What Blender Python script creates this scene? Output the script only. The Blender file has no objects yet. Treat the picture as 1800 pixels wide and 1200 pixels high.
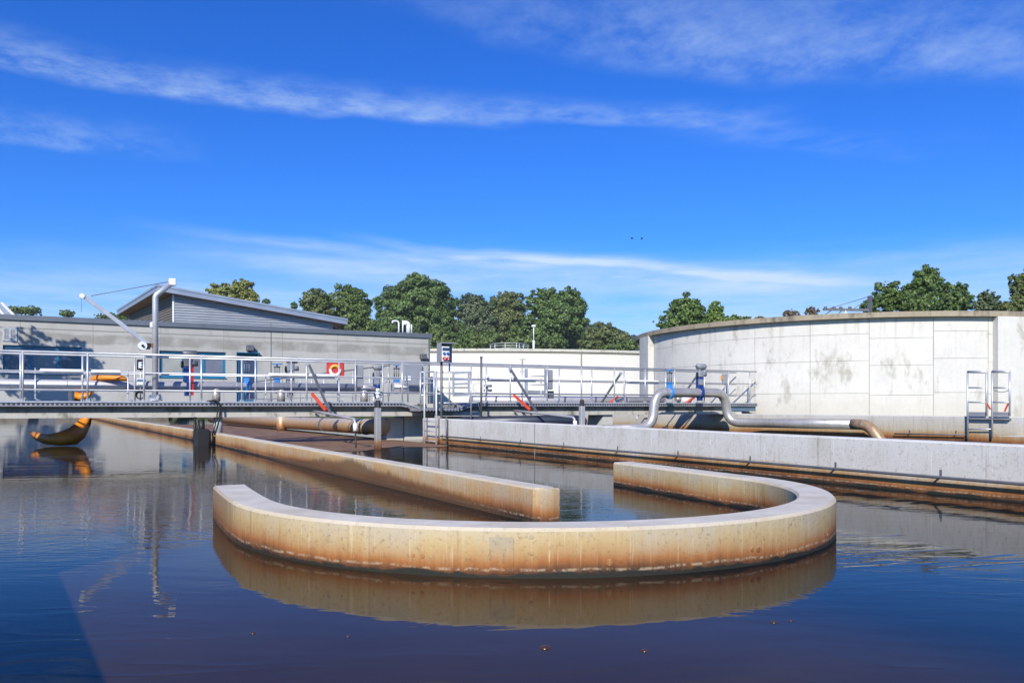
import bpy, math, random
import numpy as np
from mathutils import Vector
random.seed(7); RNG = np.random.default_rng(11)
scene = bpy.context.scene
COL = scene.collection
R = math.radians
# ------------------------------------------------------------------ site survey
# Site axes: +X runs along the footbridge, +Y along the basin walls, Z up, water at z = 0.
F, H0, CZ = 1440.0, 713.5, 0.93
YAW = R(29.03)
cy_, sy_ = math.cos(YAW), math.sin(YAW)
def ray(px, py):
    k = (px - 900) / F
    return sy_ + cy_ * k, cy_ - sy_ * k, (H0 - py) / F
def on_y(px, py, y):
    d = ray(px, py); t = y / d[1]; return Vector((d[0] * t, y, CZ + d[2] * t))
def on_x(px, py, x):
    d = ray(px, py); t = x / d[0]; return Vector((x, d[1] * t, CZ + d[2] * t))
def on_z(px, py, z):
    d = ray(px, py); t = (z - CZ) / d[2]; return Vector((d[0] * t, d[1] * t, z))
def at(px, py, D):
    d = ray(px, py); return Vector((d[0] * D, d[1] * D, CZ + d[2] * D))

# ------------------------------------------------------------------ object helpers
ORG = {}
def tag(o, label=None, cat=None, group=None, kind=None):
    if label: o['label'] = label
    if cat: o['category'] = cat
    if group: o['group'] = group
    if kind: o['kind'] = kind
    return o
def thing(name, label, cat, loc, group=None):
    o = bpy.data.objects.new(name, None); COL.objects.link(o)
    o.location = loc; o.empty_display_size = .2
    ORG[o.name] = Vector(loc)
    return tag(o, label, cat, group)
class MB:
    def __init__(self): self.v = []; self.f = []; self.s = []
    def add(self, vs, fs, smooth=False):
        b = len(self.v); self.v += [tuple(p) for p in vs]
        for f in fs: self.f.append(tuple(i + b for i in f)); self.s.append(smooth)
        return self
    def box(self, x0, x1, y0, y1, z0, z1):
        return self.add([(x0,y0,z0),(x1,y0,z0),(x1,y1,z0),(x0,y1,z0),(x0,y0,z1),(x1,y0,z1),(x1,y1,z1),(x0,y1,z1)],
                 [(3,2,1,0),(4,5,6,7),(0,1,5,4),(1,2,6,5),(2,3,7,6),(3,0,4,7)])
    def cbox(self, c, sx, sy, sz, rz=0):
        m = MB(); m.box(-sx/2, sx/2, -sy/2, sy/2, -sz/2, sz/2)
        ca, sa = math.cos(rz), math.sin(rz)
        return self.add([(c[0]+p[0]*ca-p[1]*sa, c[1]+p[0]*sa+p[1]*ca, c[2]+p[2]) for p in m.v], m.f)
    def bbox_(self, c, sx, sy, sz, b=.01):
        """box with chamfered edges"""
        x, y, z = sx/2, sy/2, sz/2
        vs = []; idx = {}
        for i in (-1,1):
            for j in (-1,1):
                for k in (-1,1):
                    for a in range(3):
                        p = [i*x, j*y, k*z]
                        for q in range(3):
                            if q != a: p[q] -= (i,j,k)[q]*b
                        # vertex lying on face a
                        idx[(i,j,k,a)] = len(vs); vs.append((c[0]+p[0], c[1]+p[1], c[2]+p[2]))
        fs = []
        for a in range(3):
            o1, o2 = [(1,2),(2,0),(0,1)][a]
            for s in (-1,1):
                q = []
                for u, w in ((-1,-1),(1,-1),(1,1),(-1,1)):
                    t = [0,0,0]; t[a] = s; t[o1] = u; t[o2] = w
                    q.append(idx[(t[0],t[1],t[2],a)])
                fs.append(q if s > 0 else q[::-1])
        for a in range(3):
            o1, o2 = [(1,2),(2,0),(0,1)][a]
            for u in (-1,1):
                for w in (-1,1):
                    t0 = [0,0,0]; t0[o1] = u; t0[o2] = w; t1 = list(t0); t0[a] = -1; t1[a] = 1
                    q = [idx[(*t0,o1)], idx[(*t1,o1)], idx[(*t1,o2)], idx[(*t0,o2)]]
                    fs.append(q if u*w < 0 else q[::-1])
        for i in (-1,1):
            for j in (-1,1):
                for k in (-1,1):
                    q = [idx[(i,j,k,0)], idx[(i,j,k,1)], idx[(i,j,k,2)]]
                    fs.append(q if i*j*k > 0 else q[::-1])
        return self.add(vs, fs)
    def tube(self, pts, r, n=10, cap=True, smooth=True):
        P = [Vector(p) for p in pts]; N = len(P)
        rs = r if isinstance(r, (list, tuple)) else [r] * N
        T = []
        for i in range(N):
            a = P[max(i-1,0)]; b = P[min(i+1,N-1)]
            d = (b-a)
            if d.length < 1e-9: d = Vector((0,0,1))
            T.append(d.normalized())
        ref = Vector((0,0,1)) if abs(T[0].z) < .9 else Vector((1,0,0))
        u = T[0].cross(ref).normalized()
        vs = []
        for i in range(N):
            u = (u - T[i]*u.dot(T[i])).normalized(); w = T[i].cross(u)
            for k in range(n):
                a = 2*math.pi*k/n
                vs.append(P[i] + (u*math.cos(a) + w*math.sin(a))*rs[i])
        fs = [(i*n+k, i*n+(k+1)%n, (i+1)*n+(k+1)%n, (i+1)*n+k) for i in range(N-1) for k in range(n)]
        self.add(vs, fs, smooth)
        if cap: self.add(vs[:n], [tuple(range(n-1,-1,-1))]); self.add(vs[-n:], [tuple(range(n))])
        return self
    def ring(self, c, axis, R_, r, n=20, m=8):
        a = Vector(axis).normalized(); ref = Vector((0,0,1)) if abs(a.z) < .9 else Vector((1,0,0))
        u = a.cross(ref).normalized(); w = a.cross(u); c = Vector(c); vs = []
        for i in range(n):
            t = 2*math.pi*i/n; d = u*math.cos(t)+w*math.sin(t)
            for k in range(m):
                s = 2*math.pi*k/m; vs.append(c + d*(R_+r*math.cos(s)) + a*(r*math.sin(s)))
        fs = [(i*m+k, i*m+(k+1)%m, ((i+1)%n)*m+(k+1)%m, ((i+1)%n)*m+k) for i in range(n) for k in range(m)]
        return self.add(vs, fs, True)
    def prism(self, poly, z0, z1):
        n = len(poly)
        vs = [(p[0],p[1],z0) for p in poly] + [(p[0],p[1],z1) for p in poly]
        return self.add(vs, [tuple(range(n-1,-1,-1)), tuple(range(n,2*n))] + [(i,(i+1)%n,n+(i+1)%n,n+i) for i in range(n)])
    def bar(self, p0, p1, w, h):
        """rectangular bar between two points, w horizontal, h vertical-ish"""
        p0, p1 = Vector(p0), Vector(p1); t = (p1-p0).normalized()
        ref = Vector((0,0,1)) if abs(t.z) < .95 else Vector((0,1,0))
        u = t.cross(ref).normalized()*w/2; v = u.cross(t).normalized()*h/2
        vs = [p-u-v if 0 else q for p in () for q in ()]
        for p in (p0,p1): vs += [p-u-v, p+u-v, p+u+v, p-u+v]
        return self.add(vs, [(0,1,2,3),(7,6,5,4),(0,4,5,1),(1,5,6,2),(2,6,7,3),(3,7,4,0)])
    def build(self, name, mat, parent=None, label=None, cat=None, group=None, kind=None, loc=None):
        v = np.array(self.v, dtype=float)
        if parent is not None: org = ORG[parent.name]
        else:
            lo, hi = v.min(0), v.max(0)
            org = Vector(loc) if loc is not None else Vector(((lo[0]+hi[0])/2, (lo[1]+hi[1])/2, lo[2]))
        v = v - np.array(org)
        me = bpy.data.meshes.new(name); me.from_pydata(v.tolist(), [], self.f)
        me.polygons.foreach_set('use_smooth', self.s); me.materials.append(mat)
        import bmesh
        bm = bmesh.new(); bm.from_mesh(me); bmesh.ops.remove_doubles(bm, verts=bm.verts, dist=1e-5)
        bmesh.ops.recalc_face_normals(bm, faces=bm.faces); bm.to_mesh(me); bm.free(); me.update()
        o = bpy.data.objects.new(name, me); COL.objects.link(o)
        if parent is not None: o.parent = parent
        else: o.location = org
        ORG[o.name] = Vector(org)
        return tag(o, label, cat, group, kind)
def fillet(pts, rad, n=8):
    P = [Vector(p) for p in pts]; out = [P[0]]
    for i in range(1, len(P)-1):
        a = (P[i-1]-P[i]); b = (P[i+1]-P[i]); r_ = min(rad, a.length*.5, b.length*.5)
        A = P[i]+a.normalized()*r_; B = P[i]+b.normalized()*r_
        for k in range(n+1):
            t = k/n; out.append(A*(1-t)**2 + P[i]*2*t*(1-t) + B*t*t)
    return out + [P[-1]]

# ------------------------------------------------------------------ materials
class NT:
    def __init__(self, tree): self.t = tree; self.L = tree.links
    def n(self, typ, **kw):
        nd = self.t.nodes.new(typ)
        for k, v in kw.items():
            if k.startswith('_'): setattr(nd, k[1:], v)
        for k, v in kw.items():
            if k.startswith('_'): continue
            key = int(k[1:]) if k[0] == 'i' and k[1:].isdigit() else k.replace('__', ' ')
            s = nd.inputs[key]
            if isinstance(v, bpy.types.NodeSocket): self.L.new(v, s)
            else: s.default_value = v
        return nd
    def m(self, op, a, b=0.0, c=0.0, clamp=False):
        nd = self.t.nodes.new('ShaderNodeMath'); nd.operation = op; nd.use_clamp = clamp
        for i, v in enumerate((a, b, c)):
            if isinstance(v, bpy.types.NodeSocket): self.L.new(v, nd.inputs[i])
            else: nd.inputs[i].default_value = v
        return nd.outputs[0]
    def noise(self, vec, scale, detail=4, rough=.55, dim='3D'):
        return self.n('ShaderNodeTexNoise', Vector=vec, Scale=scale, Detail=detail, Roughness=rough).outputs['Fac']
    def scale(self, vec, s):
        return self.n('ShaderNodeVectorMath', _operation='MULTIPLY', i0=vec, i1=s).outputs[0]
    def ramp(self, fac, stops):
        nd = self.t.nodes.new('ShaderNodeValToRGB'); cr = nd.color_ramp
        while len(cr.elements) < len(stops): cr.elements.new(.5)
        for e, (p, c) in zip(cr.elements, stops): e.position = p; e.color = (*c, 1) if len(c) == 3 else c
        self.L.new(fac, nd.inputs[0]); return nd.outputs[0]
    def mix(self, fac, a, b, mode='MIX'):
        nd = self.t.nodes.new('ShaderNodeMix'); nd.data_type = 'RGBA'; nd.blend_type = mode
        for s, v in ((nd.inputs[0], fac), (nd.inputs[6], a), (nd.inputs[7], b)):
            if isinstance(v, bpy.types.NodeSocket): self.L.new(v, s)
            else: s.default_value = (*v, 1) if isinstance(v, tuple) and len(v) == 3 else v
        return nd.outputs[2]
    def step(self, x, lo, hi):
        nd = self.n('ShaderNodeMapRange', Value=x, i1=lo, i2=hi, i3=0.0, i4=1.0); nd.interpolation_type = 'SMOOTHSTEP'
        return nd.outputs[0]
def new_mat(name):
    m = bpy.data.materials.new(name); m.use_nodes = True
    nt = NT(m.node_tree); b = m.node_tree.nodes['Principled BSDF']
    return m, nt, b
def pos(nt): return nt.n('ShaderNodeNewGeometry').outputs['Position']
def simple(name, col, rough=.5, metal=0.0, var=.25, scale=3.0, bump=0.0, dirt=None):
    m, nt, b = new_mat(name); p = pos(nt)
    nz = nt.noise(p, scale, 5, .6)
    lo = tuple(c*(1-var) for c in col); hi = tuple(min(1, c*(1+var)) for c in col)
    c = nt.ramp(nz, [(.25, lo), (.75, hi)])
    if dirt:
        n2 = nt.noise(nt.scale(p, (5,5,1.2)), 2.2, 5, .65)
        c = nt.mix(nt.m('MULTIPLY', nt.step(n2, .52, .72), dirt[1]), c, dirt[0])
    nt.L.new(c, b.inputs['Base Color'])
    b.inputs['Metallic'].default_value = metal
    nt.L.new(nt.m('ADD', nt.m('MULTIPLY', nz, .2), rough-.1), b.inputs['Roughness'])
    if bump:
        bp = nt.n('ShaderNodeBump', Height=nt.noise(p, scale*14, 4), Strength=bump, Distance=.01)
        nt.L.new(bp.outputs[0], b.inputs['Normal'])
    return m
GALV = simple('galvanised_steel', (.53,.54,.56), .42, .5, .15, 4)
STEEL = simple('stainless_pipe', (.42,.41,.43), .42, .25, .12, 3, dirt=((.26,.25,.25), .4))
SHINY = simple('bright_stainless', (.50,.47,.43), .36, .55, .12, 3, dirt=((.33,.27,.2), .5))
RUSTPIPE = None
GREYBOX = simple('grey_enamel', (.24,.25,.28), .5, 0, .12, 3, dirt=((.15,.15,.16), .4))
DARKBAR = simple('weathered_steel', (.14,.145,.16), .55, .4, .2, 5)
BLACK = simple('black_rubber', (.012,.012,.013), .55, 0, .2, 5)
WHITE = simple('white_paint', (.74,.75,.75), .4, 0, .08, 3, dirt=((.45,.44,.42), .4))
ORANGE = simple('orange_paint', (.62,.07,.025), .4, 0, .15, 4)
YELLOW = simple('yellow_orange_paint', (.66,.22,.012), .45, 0, .15, 4, dirt=((.3,.12,.02), .4))
BLUE = simple('dark_blue_paint', (.010,.04,.19), .35, 0, .2, 5)
LBLUE = simple('light_blue_paint', (.05,.23,.55), .35, 0, .2, 5)
RED = simple('red_paint', (.42,.02,.02), .4, 0, .12, 4)
YEL = simple('yellow_paint', (.7,.38,.03), .4, 0, .1, 4)
TEAL = simple('teal_frame', (.012,.145,.27), .4, 0, .15, 3)
ZINC = simple('zinc_flashing', (.16,.175,.20), .45, .4, .12, 1.5)
ZINCL = simple('light_zinc_roof', (.36,.40,.46), .42, .5, .1, .8)
WOOD = simple('soffit_wood', (.32,.15,.06), .6, 0, .2, 2)
BUBBLE = simple('sludge_bubble', (.05,.026,.015), .25, 0, .2, 20)
SOCKB = simple('socket_blue', (.02,.09,.3), .4)
def concrete(name, col, var=.16, stain=(.16,.14,.1), amt=.6, lo=.56, hi=.75, sc=.7, bump=.25, joints=None, streak=True, runoff=None):
    m, nt, b = new_mat(name); p = pos(nt)
    n1 = nt.noise(p, sc, 6, .6); n2 = nt.noise(p, sc*9, 5, .65)
    c = nt.ramp(n1, [(.3, tuple(x*(1-var) for x in col)), (.7, tuple(min(1,x*(1+var*.6)) for x in col))])
    c = nt.mix(.3, c, nt.ramp(n2, [(.3, tuple(x*.75 for x in col)), (.65, col)]))
    n3 = nt.noise(nt.scale(p, (1,1,.45)), sc*1.7, 8, .7)
    n4 = nt.noise(nt.scale(p, (8,8,.4)), 1.4, 4, .6)
    st = nt.m('MULTIPLY', nt.step(n3, lo, hi), amt)
    c = nt.mix(st, c, stain)
    if streak: c = nt.mix(nt.m('MULTIPLY', nt.step(n4, .55, .8), .35), c, tuple(x*.6 for x in col))
    if runoff:
        zz_ = nt.n('ShaderNodeSeparateXYZ', Vector=p).outputs[2]
        rs = nt.noise(nt.scale(p, (3.2,3.2,.12)), 1.6, 5, .65)
        lim = nt.m('ADD', zz_, nt.m('MULTIPLY', nt.m('SUBTRACT', nt.noise(nt.scale(p, (3,3,.1)), 1.0, 3), .5), 2.4))
        c = nt.mix(nt.m('MULTIPLY', nt.m('MULTIPLY', nt.step(rs, .5, .68), nt.step(lim, runoff[0], runoff[1])), .45), c, (.2,.185,.145))
        foot = nt.m('SUBTRACT', 1.0, nt.step(nt.m('ADD', zz_, nt.m('MULTIPLY', nt.m('SUBTRACT', n3, .5), 1.4)), .7, 1.5))
        c = nt.mix(nt.m('MULTIPLY', foot, .22), c, (.42,.34,.22))
    if joints:
        z = nt.n('ShaderNodeSeparateXYZ', Vector=p).outputs
        for (zz, w, dk) in joints.get('z', ()):
            d = nt.m('ABSOLUTE', nt.m('SUBTRACT', z[2], zz)); k = nt.m('SUBTRACT', 1.0, nt.step(d, w*.4, w))
            c = nt.mix(nt.m('MULTIPLY', k, dk), c, tuple(x*.25 for x in col))
        for (z0, z1, dk) in joints.get('band', ()):
            wob = nt.m('MULTIPLY', nt.m('SUBTRACT', nt.noise(p, .4, 3), .5), .6)
            zz = nt.m('ADD', z[2], wob)
            k = nt.m('MULTIPLY', nt.step(zz, z0-.12, z0+.12), nt.m('SUBTRACT', 1.0, nt.step(zz, z1-.12, z1+.12)))
            k = nt.m('MULTIPLY', k, nt.step(nt.noise(p, .6, 5), .3, .55))
            c = nt.mix(nt.m('MULTIPLY', k, dk), c, (.13,.115,.085))
        if 'x' in joints:
            per, dk = joints['x']
            fr = nt.m('ABSOLUTE', nt.m('SUBTRACT', nt.m('FRACT', nt.m('DIVIDE', z[0], per)), .5))
            k = nt.m('SUBTRACT', 1.0, nt.step(fr, .003, .009))
            c = nt.mix(nt.m('MULTIPLY', k, dk), c, tuple(x*.35 for x in col))
            cell = nt.n('ShaderNodeTexWhiteNoise', _noise_dimensions='1D', W=nt.m('FLOOR', nt.m('ADD', nt.m('DIVIDE', z[0], per), .5))).outputs[0]
            c = nt.mix(nt.m('MULTIPLY', cell, .22), c, tuple(x*.6 for x in col))
    nt.L.new(c, b.inputs['Base Color']); b.inputs['Roughness'].default_value = .85
    bp = nt.n('ShaderNodeBump', Height=nt.m('ADD', n2, nt.noise(p, 60, 3)), Strength=bump, Distance=.008)
    nt.L.new(bp.outputs[0], b.inputs['Normal'])
    return m
def basin(name, top, rust, up1, up2, cap, seed=0.0, holes=True, low_dark=None, end=False):
    """board-cast basin concrete: algae at the waterline, rust bloom above it, pale lime streaks, clean cap"""
    m, nt, b = new_mat(name); g = nt.n('ShaderNodeNewGeometry'); p0 = g.outputs['Position']
    p = nt.n('ShaderNodeVectorMath', _operation='ADD', i0=p0, i1=(seed, seed*.7, 0)).outputs[0]
    z = nt.n('ShaderNodeSeparateXYZ', Vector=p0).outputs[2]
    st = nt.noise(nt.scale(p, (9,9,.5)), 2.0, 4, .6)
    fine = nt.noise(nt.scale(p, (30,30,1.2)), 1.6, 4, .65)
    big = nt.noise(nt.scale(p, (1,1,.6)), .9, 3, .5)
    med = nt.noise(p, 9, 5, .65)
    h = nt.m('DIVIDE', z, top)
    off = nt.m('ADD', nt.m('ADD', nt.m('MULTIPLY', nt.m('SUBTRACT', st, .5), .5), nt.m('MULTIPLY', nt.m('SUBTRACT', big, .5), 1.3)), nt.m('MULTIPLY', nt.m('SUBTRACT', med, .5), .22))
    if low_dark:
        pass
    hh = nt.m('ADD', h, nt.m('MULTIPLY', off, rust))
    c = nt.ramp(hh, [(0, (.02,.012,.008)), (.3*rust, (.12,.045,.014)), (.62*rust, (.30,.115,.03)), (1.0*rust, (.39,.235,.10)), (min(.97,1.5*rust), up1), (1, up2)])
    gp = nt.step(nt.noise(nt.scale(p, (1,1,.5)), 1.7, 5, .65), .46, .64)
    c = nt.mix(nt.m('MULTIPLY', nt.m('MULTIPLY', gp, nt.step(h, .25, .8)), .5), c, (.40,.37,.31))
    # pale lime runs
    lime = nt.m('MULTIPLY', nt.step(fine, .56, .72), nt.step(h, .12, .5))
    c = nt.mix(nt.m('MULTIPLY', lime, .55), c, tuple(min(1,x*1.25) for x in up2))
    dk = nt.m('MULTIPLY', nt.step(nt.noise(nt.scale(p, (14,14,.8)), 1.3, 5, .6), .57, .75), .4)
    c = nt.mix(dk, c, (.13,.085,.045))
    c = nt.mix(nt.m('MULTIPLY', nt.step(nt.noise(p, 38, 4, .7), .53, .72), .5), c, (.12,.075,.04))
    c = nt.mix(nt.m('MULTIPLY', nt.step(nt.noise(p, 11, 6, .75), .56, .7), .28), c, (.16,.10,.05))
    # black algae right at the waterline, patchy
    al = nt.m('SUBTRACT', nt.m('ADD', z, nt.m('MULTIPLY', nt.m('SUBTRACT', nt.noise(p, 3.0, 5, .65), .5), -.13)), .0)
    k = nt.m('SUBTRACT', 1.0, nt.step(al, .014, .03))
    c = nt.mix(k, c, (.012,.013,.009))
    # lime crust left at the usual water level
    cr = nt.m('ABSOLUTE', nt.m('SUBTRACT', nt.m('ADD', z, nt.m('MULTIPLY', nt.m('SUBTRACT', nt.noise(p, 2.0, 4), .5), .05)), .045))
    c = nt.mix(nt.m('MULTIPLY', nt.m('MULTIPLY', nt.m('SUBTRACT', 1.0, nt.step(cr, .002, .012)), nt.step(nt.noise(p, 24, 5, .7), .42, .6)), .6), c, (.46,.36,.24))
    if low_dark:
        for (axis, c0, w, zt, colw, amt) in low_dark:  # darker brown area low on the face, with a ragged upper edge
            a = nt.n('ShaderNodeSeparateXYZ', Vector=p0).outputs[axis]
            d = nt.m('DIVIDE', nt.m('SUBTRACT', a, c0), w)
            prof = nt.m('SUBTRACT', 1.0, nt.m('ABSOLUTE', d))
            lim = nt.m('ADD', nt.m('MULTIPLY', prof, zt), nt.m('ADD', nt.m('MULTIPLY', nt.m('SUBTRACT', st, .5), .16), nt.m('MULTIPLY', nt.m('SUBTRACT', big, .5), .2)))
            k = nt.m('SUBTRACT', 1.0, nt.step(nt.m('SUBTRACT', z, lim), -.05, .03))
            c = nt.mix(nt.m('MULTIPLY', k, amt), c, colw)
    if end:      # darker brown towards the left leg's end, ragged and fading along the wall
        e = nt.m('ADD', nt.m('SUBTRACT', nt.n('ShaderNodeSeparateXYZ', Vector=p0).outputs[1], 6.0), nt.m('ADD', nt.m('MULTIPLY', nt.m('SUBTRACT', st, .5), 2.2), nt.m('MULTIPLY', nt.m('SUBTRACT', big, .5), 1.6)))
        ex = nt.m('SUBTRACT', 1.0, nt.step(nt.n('ShaderNodeSeparateXYZ', Vector=p0).outputs[0], 1.5, 2.2))
        c = nt.mix(nt.m('MULTIPLY', nt.m('MULTIPLY', nt.step(e, -.6, .5), ex), .62), c, (.13,.055,.02))
    nz = nt.n('ShaderNodeSeparateXYZ', Vector=g.outputs['Normal']).outputs[2]
    t = nt.step(nz, .6, .85)
    capc = nt.ramp(nt.noise(p, 5, 6, .65), [(.3, tuple(x*.8 for x in cap)), (.7, cap)])
    capc = nt.mix(nt.m('MULTIPLY', nt.step(nt.noise(p, 2.6, 6, .7), .42, .68), .5), capc, (.40,.32,.22))
    c = nt.mix(t, c, capc)
    nt.L.new(c, b.inputs['Base Color']); b.inputs['Roughness'].default_value = .8
    bp = nt.n('ShaderNodeBump', Height=nt.m('ADD', med, nt.noise(p, 70, 3)), Strength=.25, Distance=.006)
    nt.L.new(bp.outputs[0], b.inputs['Normal'])
    return m
M_U = basin('guide_wall_concrete', 0.27, .44, (.45,.33,.16), (.50,.43,.29), (.63,.585,.51), 0, end=True)
M_PATCHW = basin('repair_patch_concrete', .27, .5, (.34,.26,.13), (.37,.32,.21), (.4,.38,.35), 4.2)
M_MID = basin('divider_concrete', .28, .55, (.47,.30,.13), (.52,.42,.27), (.64,.59,.5), 5.3,
              low_dark=[(1, 10.2, 5.0, .23, (.10,.048,.018), .8)])
M_RW = basin('outer_wall_concrete', .6, .24, (.52,.50,.46), (.57,.56,.545), (.68,.675,.66), 9.1)
M_CW = basin('channel_wall_concrete', .66, .32, (.47,.41,.30), (.55,.53,.49), (.6,.59,.57), 3.7)
M_BEAM = concrete('bridge_beam_concrete', (.46,.44,.39), .15, (.10,.10,.06), .8, .5, .66, 1.6)
M_BLD = concrete('building_concrete', (.435,.425,.40), .12, (.22,.21,.18), .5, .52, .75, .35,
                 joints={'z': [(7.05,.075,.6), (5.15,.05,.45), (3.7,.045,.3)], 'band': [(5.95,6.75,.5)], 'x': (5.1,.5)})
M_TANK = concrete('tank_concrete', (.605,.585,.54), .1, (.28,.255,.19), .65, .54, .68, .9, runoff=(2.6, 4.6))
M_TCAP = concrete('tank_cap_concrete', (.34,.285,.205), .2, (.10,.09,.07), .85, .48, .7, 1.2)
M_GAP = simple('joint_sealant', (.26,.23,.19), .8, 0, .2, 3)
M_WTANK = concrete('white_render', (.70,.67,.60), .05, (.55,.51,.44), .4, .58, .8, .25, .1, streak=False)
M_PLINTH = concrete('plinth_concrete', (.5,.48,.44), .15, (.25,.2,.14), .5)
def rust_pipe(name):
    m, nt, b = new_mat(name); p = pos(nt); z = nt.n('ShaderNodeSeparateXYZ', Vector=p).outputs[2]
    n = nt.noise(p, 4, 5, .65)
    c = nt.ramp(nt.m('ADD', z, nt.m('MULTIPLY', nt.m('SUBTRACT', n, .5), .25)), [(0, (.09,.04,.015)), (.22, (.36,.18,.07)), (.4, (.45,.3,.17)), (.55, (.5,.44,.38))])
    nt.L.new(c, b.inputs['Base Color']); b.inputs['Metallic'].default_value = .3; b.inputs['Roughness'].default_value = .5
    return m
RUSTPIPE = rust_pipe('stained_pipe')
def glass(name, col):
    m, nt, b = new_mat(name); p = pos(nt)
    nt.L.new(nt.ramp(nt.noise(p, .6, 3), [(.3, tuple(x*.7 for x in col)), (.7, col)]), b.inputs['Base Color'])
    b.inputs['Roughness'].default_value = .12; b.inputs['IOR'].default_value = 1.5
    return m
GL_D = glass('dark_glass', (.04,.06,.14)); GL_B = glass('blind_glass', (.17,.18,.24)); GL_P = glass('pale_blind_glass', (.36,.36,.34))
def water_mat():
    m, nt, b = new_mat('basin_water'); p = pos(nt); xyz = nt.n('ShaderNodeSeparateXYZ', Vector=p).outputs
    warp = nt.n('ShaderNodeTexNoise', Vector=p, Scale=.5, Detail=2)
    pw = nt.n('ShaderNodeVectorMath', _operation='MULTIPLY_ADD', i0=warp.outputs['Color'], i1=(.9,.9,0), i2=p).outputs[0]
    # flow ripples run across the view: stretched along the camera's left-right direction
    rot = nt.n('ShaderNodeVectorRotate', _rotation_type='Z_AXIS', Vector=pw, Angle=YAW).outputs[0]
    a = nt.noise(nt.scale(rot, (1.1,3.2,1)), 1.6, 3, .5)
    b2 = nt.noise(nt.scale(rot, (.9,2.9,1)), 6.0, 3, .5)
    c2 = nt.noise(nt.scale(rot, (1,1.8,1)), .45, 2, .5)
    # churned patch where the flow leaves the bridge and comes round the divider's end
    def patch(x, y, rx, ry):
        dx = nt.m('DIVIDE', nt.m('SUBTRACT', xyz[0], x), rx); dy = nt.m('DIVIDE', nt.m('SUBTRACT', xyz[1], y), ry)
        d = nt.m('SQRT', nt.m('ADD', nt.m('MULTIPLY', dx, dx), nt.m('MULTIPLY', dy, dy)))
        return nt.m('SUBTRACT', 1.0, nt.step(d, .45, 1.0))
    turb = nt.m('MAXIMUM', nt.m('MAXIMUM', patch(-.8, 9.3, 4.5, 3.0), patch(.2, 6.9, 1.3, 1.6)), nt.m('MAXIMUM', nt.m('MULTIPLY', patch(4.3, 7.5, 1.3, 5.5), .8), nt.m('MULTIPLY', patch(2.3, 10, 1.2, 5), .5)))
    patchy = nt.step(nt.noise(p, .55, 2), .35, .65)
    amp = nt.m('ADD', nt.m('MULTIPLY', patchy, .35), nt.m('ADD', .22, nt.m('MULTIPLY', turb, 2.8)))
    rn = nt.n('ShaderNodeTexNoise', Vector=nt.scale(rot, (.55,1.6,1)), Scale=1.3, Detail=2, Roughness=.5, Distortion=1.2).outputs['Fac']
    ridge = nt.m('POWER', nt.m('SUBTRACT', 1.0, nt.m('ABSOLUTE', nt.m('MULTIPLY', nt.m('SUBTRACT', rn, .5), 4.0)), clamp=True), 5.0)
    ridge = nt.m('MULTIPLY', ridge, nt.step(nt.noise(p, .45, 2), .42, .62))
    hgt0 = nt.m('MULTIPLY', ridge, .0022)
    hgt = nt.m('ADD', nt.m('ADD', hgt0, nt.m('MULTIPLY', a, .005)), nt.m('ADD', nt.m('MULTIPLY', nt.m('MULTIPLY', b2, amp), .0022), nt.m('MULTIPLY', c2, .006)))
    bp = nt.n('ShaderNodeBump', Height=hgt, Strength=.30, Distance=1.0)
    nt.L.new(bp.outputs[0], b.inputs['Normal'])
    murk = nt.noise(p, .8, 4, .6)
    murkmix = nt.t.nodes.new('ShaderNodeMix'); murkmix.data_type = 'RGBA'; murkmix.inputs[7].default_value = (.007,.008,.009,1)
    nt.L.new(nt.step(nt.m('ADD', xyz[0], nt.m('MULTIPLY', nt.m('SUBTRACT', nt.noise(p, .5, 4), .5), 1.2)), 2.2, 3.4), murkmix.inputs[0])
    nt.L.new(nt.ramp(murk, [(.3, (.030,.017,.009)), (.7, (.042,.025,.013))]), murkmix.inputs[6])
    nt.L.new(murkmix.outputs[2], b.inputs['Base Color'])
    b.inputs['Roughness'].default_value = .02; b.inputs['IOR'].default_value = 1.15
    return m
M_WATER = water_mat()
def scum_mat():
    m, nt, b = new_mat('floating_sludge'); p = pos(nt)
    n = nt.noise(nt.scale(p, (1,.5,1)), 2.2, 7, .7)
    nt.L.new(nt.ramp(n, [(.3, (.10,.05,.025)), (.6, (.23,.13,.07)), (.75, (.3,.19,.11))]), b.inputs['Base Color'])
    b.inputs['Roughness'].default_value = .75
    bp = nt.n('ShaderNodeBump', Height=nt.noise(p, 9, 6, .7), Strength=.5, Distance=.02); nt.L.new(bp.outputs[0], b.inputs['Normal'])
    return m
def ground_mat():
    m, nt, b = new_mat('grass_ground'); p = pos(nt)
    n = nt.noise(p, .15, 8, .7)
    nt.L.new(nt.ramp(n, [(.3, (.04,.06,.018)), (.55, (.07,.09,.03)), (.75, (.12,.11,.06))]), b.inputs['Base Color'])
    b.inputs['Roughness'].default_value = .9
    bp = nt.n('ShaderNodeBump', Height=nt.noise(p, 3, 6, .7), Strength=.5, Distance=.1); nt.L.new(bp.outputs[0], b.inputs['Normal'])
    return m
def leaf_mat(name, c0, c1, c2):
    m, nt, b = new_mat(name); g = nt.n('ShaderNodeNewGeometry'); p = g.outputs['Position']
    r = nt.m('ADD', nt.m('MULTIPLY', g.outputs['Random Per Island'], .6), nt.m('MULTIPLY', nt.noise(p, .35, 3), .6))
    nt.L.new(nt.ramp(r, [(.25, c0), (.6, c1), (.95, c2)]), b.inputs['Base Color'])
    b.inputs['Roughness'].default_value = .55
    return m
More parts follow.
